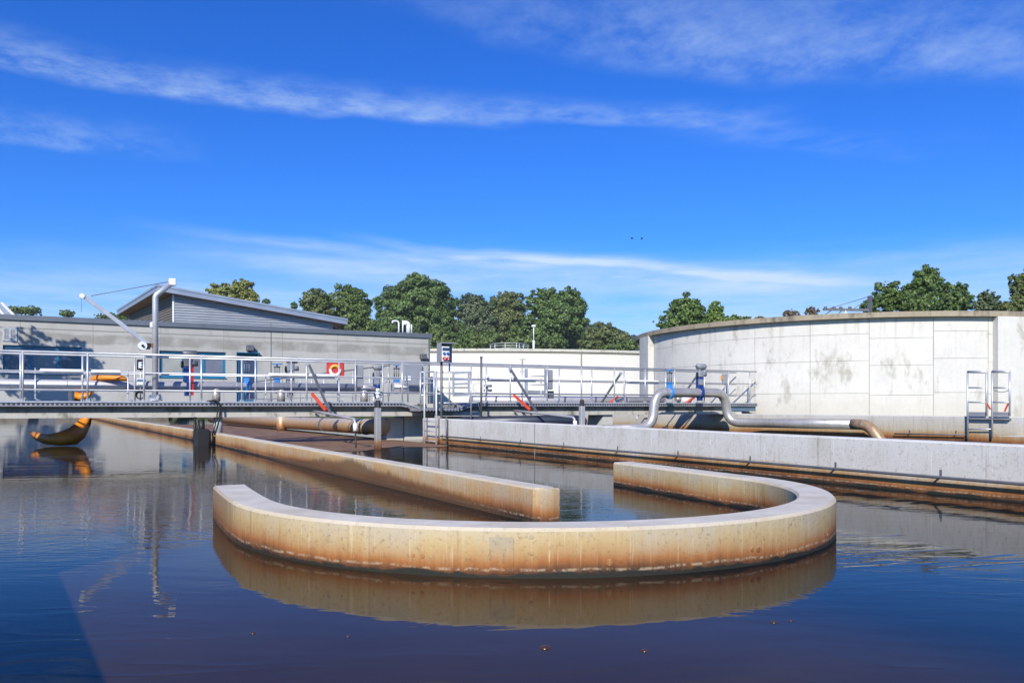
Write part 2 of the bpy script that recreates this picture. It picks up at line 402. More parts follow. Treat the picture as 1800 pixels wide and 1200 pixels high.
LEAF = {
 'dark': leaf_mat('dark_leaves', (.034,.066,.012), (.065,.118,.019), (.12,.185,.034)),
 'mid': leaf_mat('mid_green_leaves', (.045,.08,.014), (.08,.13,.023), (.135,.185,.038)),
 'bright': leaf_mat('bright_leaves', (.05,.10,.012), (.11,.18,.025), (.17,.24,.05)),
 'olive': leaf_mat('olive_leaves', (.05,.075,.017), (.092,.122,.027), (.145,.165,.04)),
 'gold': leaf_mat('yellow_green_leaves', (.10,.12,.016), (.18,.20,.035), (.26,.27,.065)),
 'autumn': leaf_mat('autumn_leaves', (.07,.04,.02), (.13,.085,.035), (.16,.12,.05)),
 'blueg': leaf_mat('grey_green_leaves', (.035,.06,.025), (.07,.10,.04), (.115,.145,.06)),
}
BARK = simple('bark', (.09,.07,.05), .9, 0, .3, 4, bump=.4)

# ------------------------------------------------------------------ camera, light, sky
cam = bpy.data.cameras.new('camera'); co = bpy.data.objects.new('camera', cam); COL.objects.link(co)
cam.sensor_width = 36; cam.lens = F/1800*36; cam.shift_y = (H0-600)/1800; cam.clip_end = 6000; cam.clip_start = .05
co.location = (0,0,CZ); co.rotation_euler = (R(90), 0, -YAW); scene.camera = co
EL = R(33); AZ = R(41)
sd = Vector((math.sin(AZ)*math.cos(EL), math.cos(AZ)*math.cos(EL), -math.sin(EL)))   # the way the light travels
sl = bpy.data.lights.new('sun', 'SUN'); sl.energy = 5.0; sl.angle = R(.5); sl.color = (1,.94,.83)
so = bpy.data.objects.new('sun', sl); COL.objects.link(so); so.rotation_euler = sd.to_track_quat('-Z','Y').to_euler(); so.location = (-20,-25,30)
w = bpy.data.worlds.new('World'); scene.world = w; w.use_nodes = True
nt = NT(w.node_tree); bg = w.node_tree.nodes['Background']
sky = nt.n('ShaderNodeTexSky'); sky.sky_type = 'NISHITA'; sky.sun_disc = False; sky.sun_elevation = EL; sky.sun_rotation = AZ + math.pi
sky.air_density = 1.0; sky.dust_density = .6; sky.ozone_density = 2.0; sky.altitude = 200
hs = nt.n('ShaderNodeHueSaturation', Hue=.507, Saturation=1.32, Value=1.0, Color=sky.outputs[0]).outputs[0]
hs = nt.mix(1.0, hs, (.37,.875,1.6), 'MULTIPLY')
v = nt.n('ShaderNodeTexCoord').outputs['Generated']
x, y, z = nt.n('ShaderNodeSeparateXYZ', Vector=v).outputs
az = nt.m('SUBTRACT', nt.m('ARCTAN2', x, y), YAW)          # radians right of the site's view axis
el = nt.m('ARCSINE', z)
def cvec(sa, se, o): return nt.n('ShaderNodeCombineXYZ', i0=nt.m('MULTIPLY', az, sa), i1=nt.m('MULTIPLY', el, se), i2=o).outputs[0]
dens = None
def band(a0, a1, e0, e1, wd, wu, amp, seed, sa=3.0, se=14.0, soft=.12, lo=.38, hi=.75):
    """cirrus streak: from azimuth a0/elevation e0 to a1/e1 (degrees), wd below and wu above the line"""
    global dens
    sl_ = (R(e1)-R(e0))/(R(a1)-R(a0))
    wob = nt.m('MULTIPLY', nt.m('SUBTRACT', nt.noise(cvec(3, 3, seed+9), 1.0, 3), .5), R(3.0))
    d = nt.m('SUBTRACT', nt.m('ADD', el, wob), nt.m('ADD', nt.m('MULTIPLY', nt.m('SUBTRACT', az, R(a0)), sl_), R(e0)))
    up = nt.m('SUBTRACT', 1.0, nt.step(d, 0.0, R(wu))); dn = nt.step(d, -R(wd), 0.0)
    ex = nt.m('MULTIPLY', nt.step(az, R(a0)-soft, R(a0)+soft), nt.m('SUBTRACT', 1.0, nt.step(az, R(a1)-soft, R(a1)+soft)))
    nz = nt.step(nt.noise(cvec(sa*1.5, se*1.5, seed), 2.0, 10, .68), lo, hi)
    f = nt.m('MULTIPLY', nt.m('MULTIPLY', up, dn), nt.m('MULTIPLY', ex, nt.m('MULTIPLY', nz, amp)))
    dens = f if dens is None else nt.m('ADD', dens, f)
band(-60, -2, 20.3, 19.2, .7, 2.4, .8, 1.0, 5.0, 16, .1, .25, .8)
band(-4, 17, 19.3, 18.3, .6, 1.7, .6, 1.5, 5.0, 18, .08, .25, .8)
band(14, 26, 18.0, 16.0, 1.0, 1.5, .35, 2.3)
band(0, 40, 25.0, 17.6, 1.6, 6.5, .7, 3.7, 4.0, 8.0, .3, .25, .85)
band(-70, -24, 15.6, 15.9, .6, 2.6, .75, 5.1, 4.0, 9, .08, .3, .8)
band(-8, 22, 11.0, 7.9, .35, .7, .95, 6.6, 2.5, 26, .1, .15, .65)
band(-20, 10, 10.8, 9.4, .5, .8, .6, 7.4, 2.5, 26, .12, .2, .7)
band(-22, 60, 9.5, 8.4, 1.3, 2.2, .45, 8.8, 2.2, 18, .25, .25, .8)
band(-70, 70, 5.6, 5.6, 4.2, 5.0, 1.25, 10.2, 1.8, 16, .2, .05, .8)
band(-18, 24, 9.6, 7.6, 1.5, 1.7, 1.0, 14.4, 2.0, 12, .15, .1, .75)
band(-8, 70, 27.5, 25.0, 3.0, 6.0, .4, 12.9, 2.6, 6.0, .3, .35, .8)
dens = nt.m('MULTIPLY', dens, .66, clamp=True)
skyc = nt.mix(dens, hs, (5.5,7.1,9.0))
nt.L.new(skyc, bg.inputs['Color']); bg.inputs['Strength'].default_value = .092
scene.view_settings.view_transform = 'Standard'; scene.view_settings.look = 'None'
scene.view_settings.gamma = 1; scene.view_settings.use_curve_mapping = False; scene.view_settings.exposure = .25

# ------------------------------------------------------------------ ground, water
XW, XC = 8.12, 19.7           # near face of outer basin wall / of the channel wall beyond it
g = MB(); B = (-6.5, 20.0, -18, 74); S = 900; SH = 950; zg = .5
for (x0,x1,y0,y1) in ((-S,S,B[3],S), (-S,S,-S,B[2]), (-S,B[0],B[2],B[3]), (B[1],S,B[2],B[3])):
    g.add([(x0,y0,zg),(x1,y0,zg),(x1,y1,zg),(x0,y1,zg)], [(0,1,2,3)])
g.add([(B[0],B[2],zg),(B[1],B[2],zg),(B[1],B[3],zg),(B[0],B[3],zg),(B[0],B[2],-1.5),(B[1],B[2],-1.5),(B[1],B[3],-1.5),(B[0],B[3],-1.5)],
      [(0,1,5,4),(1,2,6,5),(2,3,7,6),(3,0,4,7),(4,5,6,7)])
g.build('ground', ground_mat(), kind='structure', loc=(0,0,0))
MB().add([(B[0]+.01,B[2]+.01,0),(B[1]-.01,B[2]+.01,0),(B[1]-.01,B[3]-.01,0),(B[0]+.01,B[3]-.01,0)], [(0,1,2,3)]).build('water', M_WATER, kind='structure', loc=(0,0,0))
# floating sludge held back beyond the bridge
mb = MB(); n = 60; edge = []
for i in range(n+1):
    xx = 3.62 + (XW-.02-3.62)*i/n
    edge.append((xx - .15*(1-i/n), 16.0 + 1.6*(i/n) + .35*math.sin(xx*3.1) + random.uniform(-.12,.12), .006))
far = [(e[0]-.55*(1-i/n)*.6, 44, .006) for i, e in enumerate(edge)]
mb.add(edge+far, [(i,i+1,n+2+i,n+1+i) for i in range(n)])
mb.build('floating_sludge', scum_mat(), label='brown floating sludge held back between the walls under the bridge', cat='sludge', kind='stuff')

# ------------------------------------------------------------------ basin walls
def strip_wall(name, inner, outer, z0, z1, mat, ch=.018, **kw):
    """wall between two plan polylines with chamfered top edges"""
    mb = MB(); n = len(inner); rings = []
    for a, b in zip(inner, outer):
        a, b = Vector((*a, 0)), Vector((*b, 0)); d = (b-a).normalized()
        prof = [a+Vector((0,0,z0)), a+Vector((0,0,z1-ch)), a+d*ch+Vector((0,0,z1)), b-d*ch+Vector((0,0,z1)), b+Vector((0,0,z1-ch)), b+Vector((0,0,z0))]
        rings.append(prof)
    vs = [p for r_ in rings for p in r_]
    fs = [(i*6+k, i*6+k+1, (i+1)*6+k+1, (i+1)*6+k) for i in range(n-1) for k in range(5)]
    mb.add(vs, fs); mb.add(rings[0], [(0,1,2,3,4,5)]); mb.add(rings[-1], [(5,4,3,2,1,0)])
    return mb.build(name, mat, **kw)
UC = (3.42, 5.86); RO, RI = 2.36, 2.09
inn, out = [], []
for t in np.linspace(7.15, UC[1]+.05, 8): k_ = .07*((t-UC[1])/1.29)**1.5; inn.append((UC[0]-RI+k_, t)); out.append((UC[0]-RO+k_, t))
for a in np.linspace(math.pi, 2*math.pi, 72): inn.append((UC[0]+RI*math.cos(a), UC[1]+RI*math.sin(a))); out.append((UC[0]+RO*math.cos(a), UC[1]+RO*math.sin(a)))
for t in np.linspace(.1, 1, 8): inn.append((UC[0]+RI+.22*t, UC[1]+2.0*t)); out.append((UC[0]+RO+.22*t, UC[1]+2.0*t))
gw = strip_wall('guide_wall', inn, out, -1.2, .27, M_U, label='U-shaped low concrete guide wall with rust-stained face in the foreground water', cat='wall')
# formwork patch and tie-hole plugs on the guide wall's outer face
mb = MB(); a0, a1 = R(234.4), R(237.6)
arc = [(UC[0]+(RO+.004)*math.cos(a), UC[1]+(RO+.004)*math.sin(a)) for a in np.linspace(a0, a1, 6)]
M_PATCH = concrete('repair_mortar', (.30,.21,.11), .2, (.25,.14,.06), .8, .42, .65, 3)
mb.add([(p[0],p[1],.025) for p in arc] + [(p[0],p[1],.222) for p in arc], [(i,i+1,7+i,6+i) for i in range(5)])
mb.build('repair_patch', M_PATCHW, gw, label='darker rectangular mortar patch')
mb = MB()
for (px, py, r_) in [(600,945,.011),(726,975,.012),(742,976,.014),(828,996,.013),(875,942,.011),(876,970,.010),(934,943,.011),(934,972,.012),(1038,1002,.012),(1071,988,.019),(1091,985,.010),(1180,995,.010),(1253,986,.009),(1322,966,.012),(1333,965,.017),(1390,920,.010),(1455,940,.009),(1386,965,.009)]:
    z_ = .1
    for _ in range(8):
        pnt = None
        d = ray(px, py); C = Vector((UC[0], UC[1], 0)); dv = Vector((d[0], d[1], 0))
        A = dv.dot(dv); Bq = -dv.dot(C); Cq = C.dot(C)-(RO)**2; disc = Bq*Bq-A*Cq
        if disc > 0:
            t = (-Bq-math.sqrt(disc))/A; pnt = Vector((d[0]*t, d[1]*t, CZ+d[2]*t))
        break
    if pnt is None: continue
    nn = Vector((pnt.x-UC[0], pnt.y-UC[1], 0)).normalized()
    mb.tube([pnt-nn*.004, pnt+nn*.003], r_, 12, smooth=False)
mb.build('tie_hole_plug', M_PATCHW, gw)
def linw(x0, y0, x1, y1, n=10): return [(x0+(x1-x0)*i/n, y0+(y1-y0)*i/n) for i in range(n+1)]
# divider wall, rounded near end
t_ = .2
li = linw(3.31, 5.62, 3.29, 20.7) + linw(3.29, 20.7, 2.68, 46)[1:] + linw(2.68, 46, 2.2, 72)[1:]; lo_ = [(a+t_, b) for a, b in li]
head_i, head_o = [], []
for a in (90, 65, 40, 18): head_i.append((3.31+t_/2-t_/2*math.cos(R(90-a)), 5.62-.1*math.sin(R(a)))); head_o.append((3.31+t_/2+t_/2*math.cos(R(90-a)), 5.62-.1*math.sin(R(a))))
head_i[0] = (3.31+t_/2-.03, 5.52); head_o[0] = (3.31+t_/2+.03, 5.52)
strip_wall('divider_wall', head_i+li, head_o+lo_, -1.2, .28, M_MID, .014, label='long straight low divider wall ending inside the U-shaped wall', cat='wall')
# outer basin wall: its far stretch stands a little higher
yy = [-16, 0, 4, 8, 12, 16, 19.3]
zz = [.545, .545, .55, .565, .59, .615, .628]
mb = MB(); vs = []
for y_, z_ in zip(yy, zz): vs += [(XW,y_,-1.2),(XW,y_,z_-.015),(XW+.015,y_,z_),(XW+.235,y_,z_),(XW+.25,y_,z_-.015),(XW+.25,y_,-1.2)]
nn = len(yy); mb.add(vs, [(i*6+k, i*6+k+1, (i+1)*6+k+1, (i+1)*6+k) for i in range(nn-1) for k in range(5)])
mb.add(vs[:6], [(0,1,2,3,4,5)]); mb.add(vs[-6:], [(5,4,3,2,1,0)])
ow = mb.build('basin_wall', M_RW, label='high pale concrete basin wall carrying a thin pipe on the right', cat='wall')
mb = MB()
p = on_x(940, 760, XW); mb.box(XW-.004, XW+.002, p.y-.014, p.y+.014, .0, .58)
mb.build('expansion_joint', M_GAP, ow)
pr = thing('wall_pipe', 'thin grey pipe on brackets along the pale basin wall', 'pipe', (XW-.1, 10, .19))
MB().tube([(XW-.085,-10,.185),(XW-.085,6,.188),(XW-.085,12,.197),(XW-.085,18.0,.212)], .0165, 10).build('pipe', DARKBAR, pr)
for px in (778, 845, 915, 991, 1086, 1192, 1319, 1469, 1654):
    p = on_x(px, 800, XW)
    b_ = MB(); b_.bar((XW-.085,p.y,.19),(XW+.01,p.y,.19), .022, .012); b_.box(XW-.006, XW+.004, p.y-.012, p.y+.012, .175, .262)
    b_.build('bracket', DARKBAR, pr)
# channel wall
yy = linw(XC, 2, XC, 20.2, 8)
strip_wall('channel_wall', [(p[0],p[1]) for p in yy], [(p[0]+.28,p[1]) for p in yy], -1.2, .68, M_CW, label='rust-streaked concrete channel wall at the foot of the big tank', cat='wall')
yy = linw(XC, 20.2, XC, 46, 6)
strip_wall('channel_wall', yy, [(p[0]+.28,p[1]) for p in yy], -1.2, .74, M_CW, label='shaded channel wall continuing behind the footbridge', cat='wall')
cp = thing('wall_pipe', 'thin rusty pipe low on the channel wall beside the ladder', 'pipe', (XC-.1, 15, .25))
pa, pb = on_x(1572, 762, XC-.08), on_x(1697, 764, XC-.08)
MB().tube([pa, pb], .016, 8).build('pipe', DARKBAR, cp)
for f_ in (.2, .85):
    p = pa.lerp(pb, f_); b_ = MB(); b_.bar(p, (XC+.01, p.y, p.z), .025, .015); b_.box(XC-.006,XC+.004,p.y-.015,p.y+.015,p.z,p.z+.1); b_.build('bracket', DARKBAR, cp)
# low concrete block at the right edge
p = on_x(1748, 766, XC-.9); q = on_x(1830, 766, XC-.9)
MB().box(XC-.9, XC-.001, q.y-3, p.y, -1, p.z).build('concrete_ledge', M_CW, label='low rust-stained ledge below the right-hand ladder', cat='ledge')

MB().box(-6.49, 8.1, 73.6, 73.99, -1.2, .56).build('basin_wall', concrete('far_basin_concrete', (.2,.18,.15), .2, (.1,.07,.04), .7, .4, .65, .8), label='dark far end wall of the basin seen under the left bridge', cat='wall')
# ------------------------------------------------------------------ footbridge
YF, YB = 20.5, 21.5
ZD = 1.04
def fx(px, y=YF): return on_y(px, 700, y).x
xl, x1, x2, x3, x4, xr = fx(-160), fx(706), fx(742), fx(804), fx(832), fx(1331)
fb = thing('footbridge', 'galvanised footbridge with tube railings on a stained concrete beam', 'footbridge', (8, 21, 0))
ZP = .885
prof = [(xl,ZD),(x1,ZD),(x2,ZP),(x3,ZP),(x4,ZD),(xr,ZD)]
def deck_mat():
    m, nt, b = new_mat('grating'); p = pos(nt); xyz = nt.n('ShaderNodeSeparateXYZ', Vector=p).outputs
    fr = nt.m('ABSOLUTE', nt.m('SUBTRACT', nt.m('FRACT', nt.m('MULTIPLY', xyz[0], 11.0)), .5))
    frz = nt.m('ABSOLUTE', nt.m('SUBTRACT', nt.m('FRACT', nt.m('MULTIPLY', nt.m('SUBTRACT', xyz[2], .93), 12.0)), .5))
    k = nt.m('MULTIPLY', nt.step(fr, .18, .26), nt.m('SUBTRACT', 1.0, nt.step(frz, .2, .3)))
    c = nt.mix(k, nt.ramp(nt.noise(p, 3, 4), [(.3,(.22,.22,.25)),(.7,(.34,.34,.37))]), (.03,.03,.035))
    nt.L.new(c, b.inputs['Base Color']); b.inputs['Metallic'].default_value = .3; b.inputs['Roughness'].default_value = .55
    return m
M_GRATE = deck_mat()
mb = MB(); gr = MB()
for (xa,za),(xb,zb) in zip(prof, prof[1:]):
    mb.add([(xa,YF,za-.075),(xb,YF,zb-.075),(xb,YB+.12,zb-.075),(xa,YB+.12,za-.075),(xa,YF,za-.035),(xb,YF,zb-.035),(xb,YB+.12,zb-.035),(xa,YB+.12,za-.035)],
           [(3,2,1,0),(4,5,6,7),(0,1,5,4),(2,3,7,6),(0,4,7,3),(1,2,6,5)])
mb.build('deck', M_GRATE, fb)
mb = MB(); lp = MB()
for (xa,za),(xb,zb) in zip(prof, prof[1:]):
    mb.add([(xa,YF-.02,za-.035),(xb,YF-.02,zb-.035),(xb,YF+.02,zb-.035),(xa,YF+.02,za-.035),(xa,YF-.02,za),(xb,YF-.02,zb),(xb,YF+.02,zb),(xa,YF+.02,za)],
           [(3,2,1,0),(4,5,6,7),(0,1,5,4),(2,3,7,6),(0,4,7,3),(1,2,6,5)])
    lp.add([(xa,YF-.015,za-.118),(xb,YF-.015,zb-.118),(xb,YF+.06,zb-.118),(xa,YF+.06,za-.118),(xa,YF-.015,za-.0755),(xb,YF-.015,zb-.0755),(xb,YF+.06,zb-.0755),(xa,YF+.06,za-.0755)],
           [(3,2,1,0),(4,5,6,7),(0,1,5,4),(2,3,7,6),(0,4,7,3),(1,2,6,5)])
mb.build('toe_board', GALV, fb); lp.build('edge_angle', M_GRATE, fb)
mb = MB()                       # concrete beam, web set back from a projecting bottom flange
mb.box(xl, fx(748), YF+.12, YB+.05, .665, .78)
mb.box(fx(800), fx(1290), YF+.12, YB+.05, .665, .78)
mb.box(fx(748)+.001, fx(800)-.001, YF+.17, YB, .66, .80)
mb.build('beam', M_BEAM, fb)
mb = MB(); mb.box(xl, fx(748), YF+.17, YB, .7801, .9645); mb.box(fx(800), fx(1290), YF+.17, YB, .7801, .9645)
mb.build('beam_web', concrete('grimy_shaded_beam_concrete', (.24,.235,.205), .25, (.07,.075,.04), .8, .45, .65, 1.8), fb)  # greenish grime, plus deck shade painted into the web colour
def column(px, z0, w_=.13, y=YF+.45, m=M_PLINTH):
    MB().tube([(fx(px,y),y,z0),(fx(px,y),y,.664)], w_, 16).build('pier', m, fb)
MB().tube([(3.41,YF+.35,.27),(3.41,YF+.35,.664)], .105, 16).build('pier', simple('pale_pier', (.42,.44,.47), .6, .1, .12, 4), fb)
p = on_y(1058, 730, YF+.4)
MB().add([(p.x-.28,YF+.2,-1),(p.x+.3,YF+.2,-1),(p.x+.3,YF+1,-1),(p.x-.28,YF+1,-1),(p.x-.1,YF+.2,.664),(p.x+.26,YF+.2,.664),(p.x+.26,YF+1,.664),(p.x-.1,YF+1,.664)],
         [(3,2,1,0),(4,5,6,7),(0,1,5,4),(1,2,6,5),(2,3,7,6),(3,0,4,7)]).build('pier', M_PLINTH, fb)
MB().box(fx(700), XW+.27, YF+.85, YB+.6, -1, .60).build('pier', M_PLINTH, fb)
MB().box(XW+.3, XW+1.2, YF+.8, YB+.6, -1, .655).build('pier', M_PLINTH, fb)
HT, HM, HL = ZD+1.07, ZD+.65, ZD+.25
def railing(name, y, posts, xa, xb, r_=.024):
    root = bpy.data.objects.new(name, None); COL.objects.link(root); root.parent = fb; ORG[root.name] = ORG[fb.name]
    for h, rr in ((HT, r_), (HM, .015), (HL, .015)):
        MB().tube([(xa,y,h),(xb,y,h)], rr, 10).build('rail', GALV, root)
    for x_ in posts:
        m_ = MB(); m_.tube([(x_,y,ZD-.1),(x_,y,HT)], .022, 8); m_.box(x_-.04,x_+.04,y-.015,y+.035,ZD-.06,ZD+.05)
        m_.build('post', GALV, root)
    return root
fp = [-90, 40,154,253,354,449,539,625,706,828,897,962,1022,1080,1134,1186,1238,1280,1318]
bp_ = [-70, 36,145,237,334,425,512,596,673,743,855,918,983,1040,1097,1170,1226,1279,1307]
railing('front_railing', YF+.03, [fx(p, YF+.03) for p in fp if p != 706] + [fx(707,YF+.03)], xl, xr)
railing('rear_railing', YB, [fx(p, YB) for p in bp_], xl, xr)
mb = MB(); ee = xr-.02
mb.box(fx(1288), ee, YF+.05, YB+.1, .76, .93); mb.build('end_plate', simple('grey_blue_paint', (.10,.16,.22), .5), fb)
# landing rails and gate over the ladder
lr = bpy.data.objects.new('landing_railing', None); COL.objects.link(lr); lr.parent = fb; ORG[lr.name] = ORG[fb.name]
YL = 19.75
MB().box(fx(739,YL), fx(806,YL), YL-.03, YF-.021, .80, .884).build('landing', M_GRATE, fb)
def pz(px, py, y): return on_y(px, py, y)
for px, t_, b_ in ((739,653,716),(763,653,716),(790,638,716),(828,653,735)):
    MB().tube([pz(px,b_,YL), pz(px,t_,YL)], .022, 8).build('post', GALV, lr)
for (pa, pya, pb_, pyb) in ((739,654,763,653),(739,674,763,673),(739,694,763,694),(768,654,828,654),(768,681,828,681),(768,692,828,692),(768,708,828,708)):
    MB().tube([pz(pa,pya,YL), pz(pb_,pyb,YL)], .018, 8).build('rail', GALV, lr)
gt = MB()
for a, b in (((797,656),(826,654)),((797,695),(825,694)),((797,656),(797,695)),((824,654),(824,694)),((797,667),(824,667)),((797,675),(824,674))):
    gt.bar(pz(*a,YL-.05), pz(*b,YL-.05), .04, .05)
gt.build('gate', GALV, lr)

# side walkway to the building door with its own railing, big pipes below
sw = thing('side_walkway', 'concrete walkway with handrail leading back to the building door', 'walkway', (9, 35, 0))
MB().box(8.15, 9.5, YB+.18, 74.8, .80, 1.0).build('deck', M_BEAM, sw)
sr = bpy.data.objects.new('railing', None); COL.objects.link(sr); sr.parent = sw; ORG[sr.name] = ORG[sw.name]
for h in (2.08, 1.62, 1.25): MB().tube([(8.2,21.9,h),(8.2,42,h)], .02, 8).build('rail', DARKBAR if h > 2 else GALV, sr)
for y_ in np.arange(22, 42.1, 1.6): MB().tube([(8.2,y_,1.0),(8.2,y_,2.08)], .02, 8).build('post', GALV, sr)

# ------------------------------------------------------------------ pipes
YP = 21.95
mp = thing('main_pipe', 'long grey steel pipe running behind the railing of the left bridge', 'pipe', (2, YP, 1.0))
zc = 1.43
MB().tube([(xl-1,YP,zc),(fx(632,YP),YP,zc)], .118, 20).build('pipe', STEEL, mp)
MB().tube([(fx(632,YP)+.001,YP,zc),(fx(645,YP),YP,zc),(fx(663,YP),YP,zc-.03)], [.118,.11,.055], 18).build('reducer', STEEL, mp)
for px in (118, 258, 345, 415, 478, 524, 632):
    MB().tube([(fx(px,YP)-.012,YP,zc),(fx(px,YP)+.012,YP,zc)], .124, 20, smooth=False).build('weld_ring', STEEL, mp)
for px in (380, 494, 640):
    x_ = fx(px, YP)
    MB().tube([(x_,YP,.965),(x_,YP,zc)], .105, 16).build('downpipe', SHINY, mp)
mp2 = thing('elbow_pipe', 'short thick steel pipe by the grey panel near the landing', 'pipe', (fx(715,YP), YP, 1.0))
MB().tube([(fx(690,YP),YP,zc+.02),(fx(745,YP),YP,zc+.02)], .15, 18).build('pipe', STEEL, mp2)
MB().tube([(fx(700,YP)-.01,YP,zc+.02),(fx(700,YP)+.012,YP,zc+.02)], .158, 18, smooth=False).build('weld_ring', STEEL, mp2)
rp = thing('far_pipe', 'grey steel pipe behind the right bridge before the white tank', 'pipe', (12, 22.6, .9))
pa, pb = on_y(828, 702, 22.6), on_y(1165, 709, 22.6)
MB().tube([(pa.x,22.6,1.1),(pb.x,22.6,1.1)], .16, 18).build('pipe', STEEL, rp)
for px in (905, 985, 1100): MB().tube([(fx(px,22.6)-.012,22.6,1.1),(fx(px,22.6)+.012,22.6,1.1)], .166, 18, smooth=False).build('weld_ring', STEEL, rp)
for px in (850, 1000, 1130): MB().box(fx(px,22.6)-.08, fx(px,22.6)+.08, 22.4, 22.8, -1, .95).build('saddle', M_PLINTH, rp)
bpipe = thing('stained_pipe', 'thick rust-stained pipe lying just above water below the bridge', 'pipe', (7.5, 30, 0))
MB().tube([(6.9,44,.30),(7.55,31,.30),(7.75,24.6,.33),(7.78,21.3,.36)], .22, 20).build('pipe', RUSTPIPE, bpipe)
for y_ in (22.6, 23.2, 26.4, 29.0): MB().tube([(7.755 if y_ < 25 else 7.66,y_-.03,.335),(7.755 if y_ < 25 else 7.66,y_+.03,.335)], .232, 20, smooth=False).build('clamp_ring', DARKBAR, bpipe)
p = on_z(495, 757, 0)
MB().tube([(p.x,p.y,-.3),(p.x,p.y,.66)], .19, 16).build('standing_pipe', RUSTPIPE, label='short vertical stained pipe standing in brown sludge under the bridge', cat='pipe')
# black pipe in the right channel
p0, p1 = on_y(830, 745, 18.6), on_y(1020, 737, 18.6)
kb = thing('black_pipe', 'fat dark pipe lying behind the pale basin wall', 'pipe', (12, 18.8, 0))
M_DKPIPE = simple('dark_blue_grey_pipe', (.03,.035,.055), .4, .2, .2, 3)
MB().tube(fillet([(9.0,20.1,.50),(fx(1010,19.4),19.4,.53),(fx(1018,19.4)+.3,19.6,.5),(fx(1018,19.4)+.4,20.3,.4)], .25), .15, 16).build('pipe', M_DKPIPE, kb)
x_ = fx(862,19.9); MB().tube([(x_-.04,19.97,.51),(x_+.04,19.96,.51)], .162, 16, smooth=False).build('flange', BLACK, kb)
# gooseneck
YG = 19.7
gz = thing('gooseneck_pipe', 'bright stainless gooseneck pipe rising over the bridge and running along the channel wall', 'pipe', (fx(1200,YG), YG, 0))
G = lambda px, py: on_y(px, py, YG)
tail_x = XC-.45
b0 = on_x(1300, 742, tail_x); b1 = on_x(1526, 746, tail_x)
pts = [G(1090,752)+Vector((-.4,.3,-.05)), G(1146,748), G(1152,690), G(1274,690), G(1280,742), ]
pts[-1] = Vector((G(1280,742).x, YG, b0.z))
path = fillet([pts[0], pts[1]+Vector((0,0,-.05)), pts[2], pts[3], pts[4], Vector((tail_x, b0.y-.8, b0.z)), Vector((tail_x, b1.y+.5, b1.z))], .42, 12)
elb = fillet([Vector((tail_x, b1.y+.499, b1.z)), Vector((tail_x, b1.y, b1.z)), Vector((tail_x+.02, b1.y-.75, -.4))], .42, 12)
MB().tube(path, .145, 22).build('pipe', SHINY, gz)
MB().tube(elb, .1455, 22).build('elbow', simple('rusty_stainless', (.36,.25,.15), .45, .3, .25, 5, dirt=((.22,.10,.04), .7)), gz, label='rust-brown elbow end')
for (px, py, ax) in ((1150,715,'z'),(1277,712,'z'),(1166,690,'x')):
    c = G(px, py); d = Vector((0,0,.012)) if ax == 'z' else Vector((.012,0,0))
    MB().tube([c-d, c+d], .151, 20, smooth=False).build('weld_ring', SHINY, gz)
c = Vector((tail_x, on_x(1520, 745, tail_x).y, b1.z)); MB().tube([c-Vector((0,.015,0)), c+Vector((0,.015,0))], .151, 20, smooth=False).build('weld_ring', SHINY, gz)
# elbow end of the tail
def handwheel_valve(name, label, c, s=1.0, col=LBLUE, yoke=True, axis=(1,0,0), hw=.14, top=.62, fr=.2):
    """gate valve: flanged body on the pipe, yoke of two bars, handwheel on top"""
    c = Vector(c); t = thing(name, label, 'valve', c)
    m_ = MB()
    a = Vector(axis)
    m_.tube([c-a*.045*s, c+a*.045*s], fr*s, 20, smooth=False)
    m_.build('flange', col, t)
    m_ = MB(); m_.bbox_(c+Vector((0,0,.19*s)), .16*s, .13*s, .22*s, .02*s); m_.bbox_(c+Vector((0,0,.31*s)), .22*s, .18*s, .03*s, .006); m_.build('body', col, t)
    m_ = MB()
    for k in (-1,1): m_.tube([c+Vector((k*.07*s,0,.3*s)), c+Vector((k*.07*s,0,top*s))], .018*s, 8)
    m_.tube([c+Vector((0,0,.3*s)), c+Vector((0,0,(top+.08)*s))], .014*s, 8)
    m_.bbox_(c+Vector((0,0,top*s)), .2*s, .08*s, .04*s, .008); m_.build('yoke', GREYBOX if not yoke else DARKBAR, t)
    m_ = MB(); m_.ring(c+Vector((0,0,(top+.09)*s)), (0,0,1), hw*s, .014*s, 18, 6)
    for k in range(3):
        d = Vector((math.cos(k*2.094), math.sin(k*2.094), 0))*hw*s; m_.tube([c+Vector((0,0,(top+.07)*s)), c+d+Vector((0,0,(top+.09)*s))], .011*s, 6)
    m_.tube([c+Vector((0,0,(top+.03)*s)), c+Vector((0,0,(top+.11)*s))], .03*s, 8)
    m_.build('handwheel', col, t)
    return t
